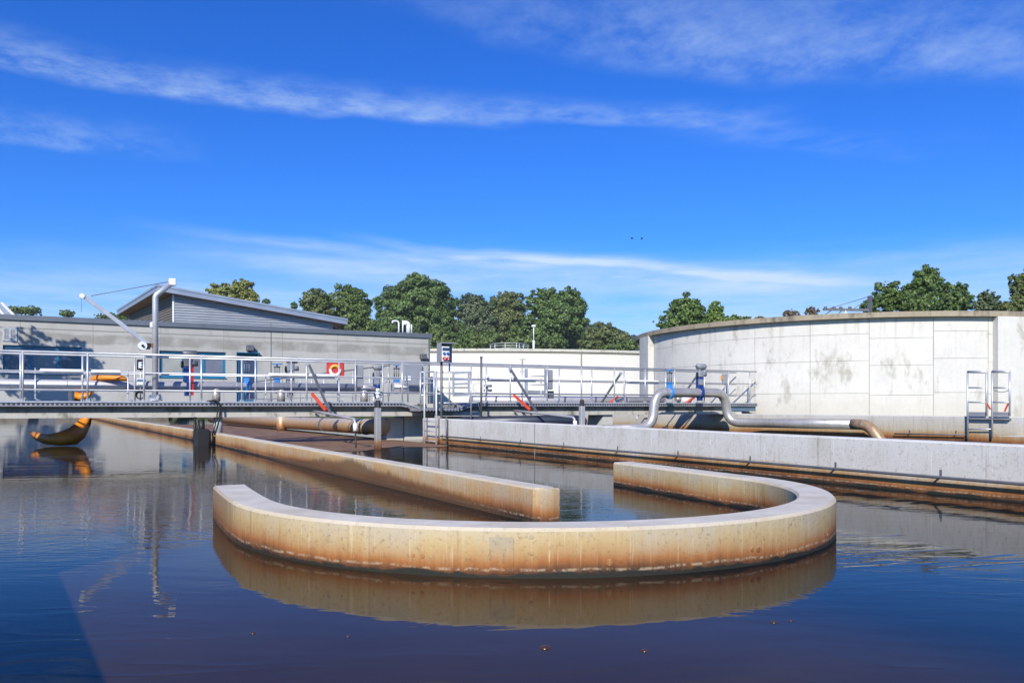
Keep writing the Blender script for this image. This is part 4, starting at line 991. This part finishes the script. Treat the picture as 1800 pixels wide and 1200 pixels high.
def wt_point(px):
    d = ray(px, 700); dv = Vector((d[0], d[1])); C2 = Vector((WC.x, WC.y)); A = dv.dot(dv); Bq = -dv.dot(C2); Cq = C2.dot(C2)-WR*WR
    s_ = (-Bq-math.sqrt(Bq*Bq-A*Cq))/A; return dv*s_
for px in (1022, 690):
    q = wt_point(px); dn = (q-Vector((WC.x,WC.y))).normalized(); q = q+dn*.01
    tn = Vector((-dn.y, dn.x)); m_ = MB(); m_.add([(q.x-tn.x*.09,q.y-tn.y*.09,-.3),(q.x+tn.x*.09,q.y+tn.y*.09,-.3),(q.x+tn.x*.09,q.y+tn.y*.09,ZW-.48),(q.x-tn.x*.09,q.y-tn.y*.09,ZW-.48)], [(0,1,2,3)]); m_.build('joint', M_GAP, wt)
m_ = MB(); m_.add([(WC.x+(WR-.2)*math.cos(2*math.pi*i/n), WC.y+(WR-.2)*math.sin(2*math.pi*i/n), ZW-.5) for i in range(n)], [tuple(range(n))]); m_.build('lid', M_PLINTH, wt)
# railing on the white tank
t = thing('tank_railing', 'light curved railing on top of the white tank', 'railing', tuple(at(895,612,99)))
V = lambda px, py, D=99: at(px, py, D)
zr = ZW
posts = [(862,99),(870,97.5),(888,96.6),(908,96.6),(913,97.2),(920,98.2),(928,99.7)]
for px, D in posts: MB().tube([(V(px,610,D).x,V(px,610,D).y,zr-.1),(V(px,610,D).x,V(px,610,D).y,zr+.93)], .05, 6).build('post', GALV, t)
for h in (.93,.63,.33): MB().tube([(V(px,610,D).x,V(px,610,D).y,zr+h) for px, D in posts], .038, 6).build('rail', GALV, t)
t = thing('sensor_mast', 'thin white mast with a small head on the white tank', 'mast', (V(938,612,97.5).x, V(938,612,97.5).y, zr))
q = V(938,612,97.5)
MB().tube([(q.x,q.y,zr-.1),(q.x,q.y,zr+1.3)], .13, 10).build('base_tube', WHITE, t); MB().tube([(q.x,q.y,zr+1.3),(q.x,q.y,zr+2.95)], .055, 8).build('shaft', WHITE, t)
MB().bbox_((q.x,q.y,zr+3.0), .45,.3,.24,.04).build('head', WHITE, t)

# ------------------------------------------------------------------ flat-roofed concrete building
YBd = 75.0
E_ = lambda px, py, y=YBd: on_y(px, py, y)
bl = thing('concrete_building', 'long flat-roofed concrete building with teal windows behind the bridge', 'building', (E_(300,700).x, YBd+3, .5))
xa, xb = E_(-420,700).x, E_(756,700).x; zr = 7.67
# facade with openings
opens = [(E_(5,700).x, E_(144,700).x, 2.93, 4.72), (E_(280,700).x, E_(397,700).x, 2.73, 4.32), (E_(416,700).x, E_(453,700).x, 1.0, 4.32)]
opens = [(a, b, c0, d0) for a, b, c0, d0 in [(opens[0][0],opens[0][1],E_(75,657).z,E_(75,608).z),(opens[1][0],opens[1][1],E_(340,663.5).z,E_(340,617.5).z),(opens[2][0],opens[2][1],1.25,E_(435,620.5).z)]]
m_ = MB(); xs = [xa] + [v_ for o_ in opens for v_ in o_[:2]] + [xb]
for i in range(len(xs)-1):
    a, b = xs[i], xs[i+1]
    if i % 2 == 0: m_.box(a, b, YBd, YBd+.35, -.5, zr)
    else:
        o_ = opens[i//2]; m_.box(a, b, YBd, YBd+.35, -.5, o_[2]); m_.box(a, b, YBd, YBd+.35, o_[3], zr)
m_.box(xa, xb, YBd+6.2, YBd+6.5, -.5, zr); m_.box(xa, xa+.3, YBd+.351, YBd+6.199, -.5, zr); m_.box(xb-.3, xb, YBd+.351, YBd+6.199, -.5, zr)
m_.build('wall', M_BLD, bl)
m_ = MB(); m_.box(xa-.1, xb+.15, YBd-.16, YBd+6.6, zr+.001, zr+.4); m_.build('roof', ZINC, bl)
m_ = MB(); m_.box(xa+.31, xb-.31, YBd+.4, YBd+6.1, .9, 1.0); m_.build('floor', M_PLINTH, bl)
def window(o_, panes, name='window'):
    x0, x1_, z0, z1_ = o_; fw = .22
    m_ = MB()
    m_.box(x0, x1_, YBd+.19, YBd+.3, z0, z0+fw); m_.box(x0, x1_, YBd+.19, YBd+.3, z1_-fw, z1_)
    edges = [x0] + [x0+(x1_-x0)*f_ for f_ in panes['split']] + [x1_]
    for i, e in enumerate(edges):
        w_ = fw if i in (0, len(edges)-1) else fw*1.1
        c = min(max(e, x0+w_/2), x1_-w_/2); m_.box(c-w_/2, c+w_/2, YBd+.192, YBd+.298, z0+fw+.001, z1_-fw-.001)
    fr_ = m_.build(name, TEAL, bl)
    for i, g_ in enumerate(panes['glass']):
        a, b = edges[i]+.02, edges[i+1]-.02
        MB().add([(a,YBd+.25,z0+.02),(b,YBd+.25,z0+.02),(b,YBd+.25,z1_-.02),(a,YBd+.25,z1_-.02)], [(0,1,2,3)]).build('pane', g_, fr_)
    if name == 'window': MB().box(x0-.05, x1_+.05, YBd-.08, YBd+.19, z0-.06, z0-.002).build('sill', TEAL, fr_)
    return fr_
window(opens[0], {'split': (.35,.68), 'glass': (GL_D, GL_B, GL_D)})
window(opens[1], {'split': (.36,.66), 'glass': (GL_P, GL_B, GL_B)})
dr_ = window(opens[2], {'split': (.3,), 'glass': (GL_D, GL_D)}, 'door')
MB().box(opens[2][0]-.03, opens[2][1]+.12, YBd-.35, YBd+.04, opens[2][3]-.02, opens[2][3]+.05).build('lintel', TEAL, dr_)
MB().tube([(opens[2][0]+.95,YBd,2.4),(opens[2][0]+.95,YBd,3.6)], .03, 6).build('handle', GALV, dr_)
a, b = E_(5,599), E_(30,576.5)
m_ = MB(); w_ = .12; vz = (a.z, b.z)
m_.box(a.x, b.x, YBd-.07, YBd-.001, a.z, a.z+w_); m_.box(a.x, b.x, YBd-.07, YBd-.001, b.z-w_, b.z)
for c in (a.x+w_/2, (a.x+b.x)/2, b.x-w_/2): m_.box(c-w_/2, c+w_/2, YBd-.071, YBd-.0015, a.z+w_+.001, b.z-w_-.001)
for k in range(8):
    z_ = a.z+w_+(b.z-a.z-2*w_)*(k+.5)/8; m_.add([(a.x+.04,YBd-.06,z_-.04),(b.x-.04,YBd-.06,z_-.04),(b.x-.04,YBd-.01,z_+.03),(a.x+.04,YBd-.01,z_+.03)], [(0,1,2,3)])
m_.build('louvre', GALV, bl)
x_ = E_(476,600).x; MB().tube([(x_,YBd-.03,1),(x_,YBd-.03,zr+.75)], .03, 6).build('lightning_rod', DARKBAR, bl)
x_ = E_(753,600).x; MB().tube([(x_,YBd-.05,1),(x_,YBd-.07,zr)], .065, 8).build('downspout', ZINC, bl)
t = thing('floodlight', 'small grey floodlight above the blue door', 'floodlight', tuple(E_(437,618)))
MB().bbox_(E_(438,612)+Vector((0,-.35,0)), .62, .45, .52, .04).build('housing', DARKBAR, t); MB().bar(E_(436,619)+Vector((0,-.3,.1)), E_(444,622), .08, .08).build('arm', DARKBAR, t)
t = thing('floodlight', 'dark floodlight on the stained corner of the building', 'floodlight', tuple(E_(740,628)))
MB().bbox_(E_(741,627)+Vector((0,-.45,0)), .62, .5, .52, .04).build('housing', DARKBAR, t); MB().bar(E_(741,628)+Vector((0,-.4,-.1)), E_(747,634), .1, .1).build('arm', DARKBAR, t)
# vents on the roof
t = thing('roof_vent', 'white bent vent pipes on the flat roof by the corner', 'vent', (E_(705,580,79.5).x, 79.5, zr+.4))
N_ = lambda px, py: E_(px, py, 79.5)
MB().tube(fillet([N_(701,586), N_(701,563.5), N_(690,564.5), N_(690,568)], .35, 5), .09, 8).build('pipe', WHITE, t)
MB().tube([N_(708,586), N_(708,563)], .075, 8).build('pipe', WHITE, t)
m_ = MB(); m_.tube(fillet([N_(718,586), N_(718,568), N_(709,567)], .3, 5), .24, 10); m_.build('duct', WHITE, t)
MB().tube([N_(723.5,586), N_(723.5,570)], .06, 8).build('pipe', WHITE, t)
MB().tube([N_(737,586), N_(737,571)], .02, 6).build('lightning_rod', DARKBAR, label='thin lightning rod near the end of the flat roof', cat='rod')

# ------------------------------------------------------------------ corrugated hall behind
hl = thing('corrugated_hall', 'grey corrugated hall with a sloping metal roof behind the concrete building', 'building', (E_(440,560,60).x, 62, .5))
YH = 87.0
A0 = on_y(276, 499, YH-1.0); A1 = on_y(612, 560, YH-1.0)
Bk0 = Vector((on_y(205,544,111).x, 111, A0.z-.05)); Bk1 = Vector((A1.x-1.0, 113, A1.z))
th = .63
m_ = MB(); vs = [A0, A1, Bk1, Bk0]; m_.add([p-Vector((0,0,.2)) for p in vs]+list(vs), [(3,2,1,0),(4,5,6,7),(0,1,5,4),(1,2,6,5),(2,3,7,6),(3,0,4,7)]); m_.build('roof', ZINCL, hl)
m_ = MB(); ins = [A0+Vector((.06,.06,0)), A1+Vector((-.06,.06,0)), Bk1+Vector((-.06,-.06,0)), Bk0+Vector((.06,-.06,0))]
m_.add([p-Vector((0,0,th)) for p in ins]+[p-Vector((0,0,.201)) for p in ins], [(0,1,5,4),(1,2,6,5),(2,3,7,6),(3,0,4,7)]); m_.build('fascia', ZINCL, hl)
m_ = MB(); m_.add([p-Vector((0,0,th-.01)) for p in ins], [(3,2,1,0)]); m_.build('soffit', WOOD, hl)
def corr(p0, p1, z0, za, zb, name, mat, per=.26, amp=.045):
    """horizontal corrugated sheet from p0 to p1, top sloping za -> zb"""
    p0, p1 = Vector(p0), Vector(p1); d = (p1-p0).normalized(); nrm = Vector((d.y, -d.x, 0)); top = max(za, zb); nz = int((top-z0)/per*4)
    m_ = MB(); vs = []; 
    for i in range(nz+1):
        z_ = z0+(top-z0)*i/nz; o_ = amp*math.sin(2*math.pi*(z_-z0)/per)
        f_ = 1.0 if zb >= za or z_ <= zb else max(0.0, (za-z_)/(za-zb))
        e = p0.lerp(p1, f_)
        vs += [(p0.x+nrm.x*o_, p0.y+nrm.y*o_, z_), (e.x+nrm.x*o_, e.y+nrm.y*o_, z_)]
    m_.add(vs, [(2*i,2*i+1,2*i+3,2*i+2) for i in range(nz)]); return m_.build(name, mat, hl)
CORR = simple('corrugated_sheet', (.36,.38,.42), .45, .35, .08, .8)
xw0, xw1 = on_y(304,560,YH).x, on_y(585,570,YH).x
ztop = lambda x_: A0.z+(A1.z-A0.z)*(x_-A0.x)/(A1.x-A0.x)-th+.03
corr((xw0,YH,0), (xw1,YH,0), 6.5, ztop(xw0), ztop(xw1), 'front_wall', CORR)
q = on_y(227, 552, 109)
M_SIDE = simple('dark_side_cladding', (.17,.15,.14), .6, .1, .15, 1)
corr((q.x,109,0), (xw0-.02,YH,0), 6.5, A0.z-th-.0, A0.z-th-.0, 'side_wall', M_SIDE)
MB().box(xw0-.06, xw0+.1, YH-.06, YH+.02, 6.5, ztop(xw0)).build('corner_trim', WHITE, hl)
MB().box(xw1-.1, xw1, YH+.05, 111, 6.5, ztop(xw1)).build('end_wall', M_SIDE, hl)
# sliver of another pitched metal roof on the far left
mh = thing('metal_roof_hall', 'pitched ribbed metal roof peeking over the far left roofline', 'building', tuple(at(-40,560,93)))
a, b, c, d = at(-160,470,105), at(-5,530,93), at(26,553,90), at(-160,553,90)
m_ = MB(); m_.add([at(-200,440,102), at(3,532,90), at(27,556,88.5), at(-200,560,88.5)], [(0,1,2,3)]); m_.add([at(-200,440,102), at(-200,560,88.5), at(-200,560,111), at(3,540,111), at(3,532,90)], [(0,1,2),(0,3,4),(0,2,3)]); m_.build('roof', ZINCL, mh)
m_ = MB()
for k in range(7):
    f_ = k/6; m_.bar(at(-200,440,102).lerp(at(3,532,90), .5+f_*.5), at(-200,560,88.5).lerp(at(27,556,88.5), .5+f_*.5), .18, .15)
m_.build('rib', WHITE, mh)
m_ = MB(); q = at(-60,600,90); m_.box(q.x-9, q.x+3, q.y, q.y+12, .4, 7.0); m_.build('wall', M_BLD, mh)

# ------------------------------------------------------------------ trees and hill
def tree(name, label, spec, D, leaf, base=.5, dens=1.0, lsize=.42, loose=.0, group='trees behind the plant', trunkx=None, seed=1):
    if D > 90: D *= 1.5; lsize *= 1.5
    """spec: list of (px, py, rx_px, ry_px) crown masses; every mass becomes many leaf clumps"""
    rng = np.random.default_rng(seed); sc_ = D/F
    masses = [(np.array(at(px, py, D)), rx*sc_, ry*sc_) for px, py, rx, ry in spec]
    cx = sum(m_[0][0]*m_[1] for m_ in masses)/sum(m_[1] for m_ in masses); cyy = sum(m_[0][1]*m_[1] for m_ in masses)/sum(m_[1] for m_ in masses)
    t = thing(name, label, 'tree', (cx, cyy, base), group)
    cl = []; nl = []; leafk = 30; lsize = lsize*.56
    for c, rx, ry in masses:
        nclump = int(80*(1+.5*(rx*ry)**.5/3))
        d = rng.normal(size=(nclump,3)); d /= np.linalg.norm(d, axis=1)[:,None]
        rr = rng.uniform(.2, 1.12, nclump)**.6
        cc = c + d*rr[:,None]*np.array([rx, rx*.9, ry])
        cr_ = rng.uniform(.07, .28, nclump)*min(rx, ry)*1.1*(1-.35*loose)
        per = (dens*leafk*(cr_/lsize)**2).astype(int)+8
        for q, r_, n_ in zip(cc, cr_, per):
            dd = rng.normal(size=(n_,3)); dd /= np.linalg.norm(dd, axis=1)[:,None]
            pts = q + dd*(r_*rng.uniform(.2,1.1,n_)**.55)[:,None]*np.array([1,1,.75])
            cl.append(pts); nl.append(dd*.9 + (q-c)/(np.linalg.norm(q-c)+1e-6)*.5)
        nf = int(dens*260*rx*ry/lsize**2*.06); dd = rng.normal(size=(nf,3)); dd /= np.linalg.norm(dd, axis=1)[:,None]
        cl.append(c + dd*(rng.uniform(.1,.9,nf)**.6)[:,None]*np.array([rx,rx*.9,ry])); nl.append(dd)
    P = np.concatenate(cl); n_ = len(P)
    nv = np.concatenate(nl) + rng.normal(size=(n_,3))*.6 + np.array([0,0,.3]); nv /= np.linalg.norm(nv,axis=1)[:,None]
    a = np.cross(nv, rng.normal(size=(n_,3))); a /= np.linalg.norm(a,axis=1)[:,None]
    b = np.cross(nv, a)
    s = lsize*rng.uniform(.5,1.2,n_)[:,None]*.5
    Vv = np.stack([P-a*s*1.3, P-b*s*.8, P+a*s*1.3, P+b*s*.8], 1).reshape(-1,3) - np.array(ORG[t.name])
    me = bpy.data.meshes.new('crown'); me.vertices.add(n_*4); me.vertices.foreach_set('co', Vv.ravel())
    me.loops.add(n_*4); me.loops.foreach_set('vertex_index', np.arange(n_*4)); me.polygons.add(n_)
    me.polygons.foreach_set('loop_start', np.arange(n_)*4); me.polygons.foreach_set('loop_total', np.full(n_,4)); me.update(); me.validate()
    me.materials.append(LEAF[leaf]); o = bpy.data.objects.new('crown', me); COL.objects.link(o); o.parent = t; ORG[o.name] = ORG[t.name]
    m_ = MB(); top = max(m__[0][2] for m__ in masses); w_ = .02*(top-base)+.08
    fork = base+(top-base)*.35
    m_.tube([(cx,cyy,base-.2),(cx+.1,cyy,base+(fork-base)*.5),(cx,cyy,fork)], [w_*1.3,w_,w_*.85], 8)
    for c, rx, ry in masses:
        m_.tube([(cx,cyy,fork-.1), ((cx+c[0])/2, (cyy+c[1])/2, (fork+c[2])/2+.2), (c[0],c[1],c[2]+ry*.5)], [w_*.6,w_*.4,w_*.1], 6)
        for _ in range(4):
            dv = rng.normal(size=3); dv /= np.linalg.norm(dv); e = c+dv*np.array([rx,rx,ry])*.75
            m_.tube([tuple(c), tuple((c+e)/2+np.array([0,0,.2])), tuple(e)], [w_*.25,w_*.15,w_*.04], 5)
    m_.build('trunk', BARK, t)
    return t
TG = 'trees behind the plant'
tree('tree', 'pale yellow-green tree top above the hall roof', [(395,520,30,22),(425,512,22,20),(440,530,14,18)], 92, 'gold', seed=2, lsize=.36)
tree('tree', 'olive-edged round tree right of the hall roof', [(555,530,26,22),(560,565,30,35)], 95, 'olive', seed=3, lsize=.4)
tree('tree', 'green tree beside the tallest dome-shaped tree', [(610,530,38,26),(615,570,45,40),(640,590,30,35)], 99, 'mid', seed=4, lsize=.42)
tree('tree', 'tallest dome-shaped dark green tree', [(735,520,48,36),(762,535,38,40),(700,545,38,38),(725,575,65,45),(775,585,40,35)], 138, 'dark', seed=5, lsize=.62)
tree('tree', 'thin-leaved grey-green tree right of the dome tree', [(832,543,34,26),(825,575,34,38),(856,575,34,40)], 140, 'blueg', seed=6, lsize=.55, loose=.3, dens=.85)
tree('tree', 'bushy mid-green tree in the middle of the row', [(893,538,42,22),(895,570,48,38),(870,595,44,25)], 142, 'olive', seed=8, lsize=.58)
tree('tree', 'loose-topped bright-tipped tree at the right end of the row', [(960,530,34,26),(1000,527,22,22),(985,560,45,42),(950,590,50,35),(1015,545,14,22)], 136, 'dark', seed=9, lsize=.62, loose=.3)
tree('bush', 'low olive bush right of the tree row', [(1058,588,36,20),(1085,600,30,16),(1045,605,30,15)], 132, 'olive', seed=10, lsize=.5)
tree('bush', 'bright green bush low beside the socket cabinet hood', [(768,600,26,24),(800,612,24,14)], 128, 'mid', seed=11, lsize=.5)
tree('bush', 'green bush behind the curved tank railing', [(855,600,30,20),(915,605,30,16)], 130, 'mid', seed=12, lsize=.5)
tree('bush', 'dark bush above the white tank left of the mast', [(825,598,22,20),(965,602,34,18)], 131, 'dark', seed=13, lsize=.5)
tree('bush', 'low dark bush at the right edge of the white tank', [(1108,607,20,9),(1075,612,25,8)], 129, 'mid', seed=14, lsize=.45)
tree('tree', 'round dark tree left above the big tank rim', [(1205,545,30,26),(1185,565,35,18),(1225,560,28,24)], 74, 'dark', seed=15, lsize=.36)
tree('tree', 'bright light-green young tree above the tank rim', [(1258,550,14,20),(1262,565,24,12)], 70, 'bright', seed=16, lsize=.32, loose=.3)
tree('bush', 'small green shrub tops just over the tank rim', [(1290,562,14,8),(1312,562,10,6)], 70, 'mid', seed=17, lsize=.28)
tree('bush', 'rusty thin shrub top over the tank rim, left one', [(1390,552,16,9)], 72, 'autumn', seed=18, lsize=.22, loose=.6, dens=.5)
tree('bush', 'rusty thin shrub top over the tank rim, right one', [(1428,549,13,10)], 72, 'autumn', seed=19, lsize=.22, loose=.6, dens=.5)
tree('bush', 'sparse tuft just over the tank rim', [(1335,560,10,4)], 72, 'autumn', seed=29, lsize=.2, loose=.6, dens=.5)
tree('tree', 'tall dark broad tree above the tank on the right', [(1560,522,24,30),(1630,500,30,30),(1600,530,30,26),(1675,525,34,26),(1630,540,70,18),(1530,538,16,16)], 82, 'dark', seed=20, lsize=.42, loose=.25)
tree('tree', 'small dark reddish tree right of the broad tree', [(1738,528,18,18),(1725,540,22,12),(1755,542,18,10)], 80, 'blueg', seed=21, lsize=.34, loose=.3)
tree('tree', 'grey-green tree at the right picture edge', [(1790,500,16,20),(1800,530,26,20),(1830,500,34,34),(1775,540,18,12)], 78, 'olive', seed=22, lsize=.34, loose=.3)
tree('tree', 'dark treetops over the left roofline, leftmost', [(30,545,16,8),(55,546,18,9)], 110, 'mid', seed=23, lsize=.36, loose=.3)
tree('tree', 'dark treetop over the left roofline right of the metal roof', [(118,551,13,7)], 110, 'mid', seed=24, lsize=.34, loose=.3)
tree('tree', 'dark treetop behind the crane jib', [(190,557,22,7),(215,557,12,8)], 112, 'mid', seed=25, lsize=.34, loose=.3)
tree('tree', 'tiny pointed treetop between hall roof and trees', [(517,537,6,6),(468,530,7,4)], 110, 'dark', seed=26, lsize=.3)
# low hedge row filling behind the white tank
for i, (px, py, rx, ry, lf) in enumerate([(690,600,50,30,'dark'),(740,610,50,22,'mid'),(800,600,40,32,'dark'),(880,608,50,22,'dark'),(940,608,50,24,'olive'),(1010,604,50,28,'dark')]):
    tree('bush', ['dark undergrowth below the dome tree','green undergrowth right of the building corner','dark undergrowth below the grey-green tree','dark undergrowth below the bushy tree','olive undergrowth by the thin mast','dark undergrowth below the loose-topped tree'][i], [(px,py,rx,ry)], 150, lf, seed=40+i, lsize=.65, dens=1.2)
# wooded hill
def hill_mat():
    m, nt, b = new_mat('wooded_hill'); p = pos(nt)
    nt.L.new(nt.ramp(nt.noise(p, .09, 8, .7), [(.3,(.018,.04,.03)),(.55,(.035,.065,.04)),(.75,(.07,.095,.05))]), b.inputs['Base Color'])
    b.inputs['Roughness'].default_value = .9
    bp = nt.n('ShaderNodeBump', Height=nt.noise(p, .15, 8, .75), Strength=1.0, Distance=6.0); nt.L.new(bp.outputs[0], b.inputs['Normal']); return m
HD = 620.0
m_ = MB(); nx, ny = 120, 14; vs = []
prof_px = [(600,640),(900,590),(980,575),(1030,569),(1070,574),(1090,584),(1130,596),(1200,606),(1320,622),(1500,650)]
for j in range(ny):
    for i in range(nx):
        px = 600+900*i/(nx-1); py = np.interp(px, [q[0] for q in prof_px], [q[1] for q in prof_px])
        topz = (H0-py)/F*HD; f_ = j/(ny-1); s = math.sin(math.pi*f_)
        v_ = at(px, 713, HD-160+320*f_); v_.z = zg-.2+topz*s**.8*(1 if j < ny/2 else 1)+ (random.uniform(-1.6,2.2)*s if 0 < j < ny-1 else 0)
        vs.append(v_)
m_.add(vs, [(j*nx+i, j*nx+i+1, (j+1)*nx+i+1, (j+1)*nx+i) for j in range(ny-1) for i in range(nx-1)], True)
m_.build('hill', hill_mat(), kind='structure')
# catenary mast
cm = thing('mast', 'dark railway mast with a long insulated arm above the tank', 'mast', tuple(at(1529,548,78)))
W_ = lambda px, py, D=78: at(px, py, D)
MB().bar(W_(1529,620), W_(1529,520), .3, .3).build('pole', DARKBAR, cm)
m_ = MB(); m_.bar(W_(1447,543.5), W_(1529,545), .22, .22); m_.build('arm', DARKBAR, cm)
m_ = MB()
for px in (1451,1466,1478,1494): m_.tube([W_(px-2,541.5), W_(px+2,541.5)], .16, 8)
m_.build('insulator', DARKBAR, cm)
m_ = MB(); m_.tube([W_(1528,521), W_(1455,543)], .03, 5); m_.tube([W_(1528,524), W_(1500,543)], .03, 5); m_.tube([W_(1462,545), W_(1444,557)], .05, 5); m_.tube([W_(1480,545), W_(1470,556)], .05, 5); m_.build('stay_wire', DARKBAR, cm)
MB().bar(W_(1486,560), W_(1486,545), .2, .2).build('bracket', WHITE, cm)
# birds
for (px, py, s, l) in ((1111,418,3.2,'dark bird gliding in the blue sky, nearer one'),(1128,418.5,1.6,'tiny dark bird trailing the nearer one')):
    c = at(px, py, 120); k = s*120/F
    m_ = MB(); m_.add([c+Vector((-k,0,.12)), c+Vector((-k*.4,.1,.02)), c+Vector((0,.25,-.05)), c+Vector((k*.4,.1,.02)), c+Vector((k,0,.12)), c+Vector((k*.35,-.15,-.02)), c+Vector((0,-.3,-.1)), c+Vector((-k*.35,-.15,-.02))], [(0,1,7),(1,2,6,7),(2,3,5,6),(3,4,5)]); m_.add([c+Vector((0,.3,-.16)), c+Vector((.06,0,-.06)), c+Vector((0,-.35,-.12)), c+Vector((-.06,0,-.06)), c+Vector((0,0,-.2))], [(0,1,4),(1,2,4),(2,3,4),(3,0,4),(0,3,2,1)])
    m_.build('bird', BLACK, label=l, cat='bird')

# ------------------------------------------------------------------ unseen wall and block added left of frame to shade near water
MB().prism([(-.35,-12),(-.02,-12),(-1.05,4.1),(-1.38,4.1)], -1.2, 1.04).build('shade_wall', M_PLINTH, label='unseen low wall added to shade the near water', cat='wall')
MB().box(-3.6, -1.6, 3.4, 4.6, -1.2, 2.1).build('shade_block', M_PLINTH, label='unseen tall block added to shade the left water', cat='pier')
tree('tree', 'tree standing left of the concrete building and shading its facade', [(-200,370,60,45),(-150,340,34,28),(-215,430,70,50),(-165,420,40,44)], 52, 'mid', seed=77, lsize=.5, loose=.9, dens=.35)

for i, (px, py, rr, l) in enumerate([(958,1138,.021,'biggest brown sludge bubble on the water in front of the guide wall'),(1133,1143,.015,'brown sludge bubble right of the biggest one'),(445,1112,.012,'small brown sludge bubble in the lower left water'),(612,1117,.009,'tiny brown sludge bubble left of the biggest one'),(1390,1090,.011,'small brown bubble in the blue water right of the guide wall'),(1360,1093,.015,'brown bubble beside the smaller one right of the guide wall')]):
    q = on_z(px, py, 0); m_ = MB(); pr_ = [(rr*math.cos(a), rr*.45*math.sin(a)) for a in np.linspace(0, 1.5, 6)]; nn = 14
    vs = [(q.x+a*math.cos(2*math.pi*k/nn), q.y+a*math.sin(2*math.pi*k/nn), b) for a, b in pr_ for k in range(nn)]
    m_.add(vs, [(j*nn+k, j*nn+(k+1)%nn, (j+1)*nn+(k+1)%nn, (j+1)*nn+k) for j in range(5) for k in range(nn)]+[tuple(5*nn+k for k in range(nn))], True)
    m_.build('bubble', BUBBLE, label=l, cat='bubble', group='sludge bubbles on the water')

# ------------------------------------------------------------------ thin summer air
hz, nh, bh = new_mat('haze_air'); nh.t.nodes.remove(bh)
pv = nh.n('ShaderNodeVolumePrincipled'); pv.inputs['Color'].default_value = (.82,.9,1,1); pv.inputs['Density'].default_value = .00018; pv.inputs['Anisotropy'].default_value = .0
nh.L.new(pv.outputs[0], nh.t.nodes['Material Output'].inputs['Volume'])
MB().box(-SH, SH, -SH, SH, -2.7, 42).build('haze', hz, label='thin pale air between the trees and the wooded hill', cat='haze', kind='stuff', loc=(0,0,0))
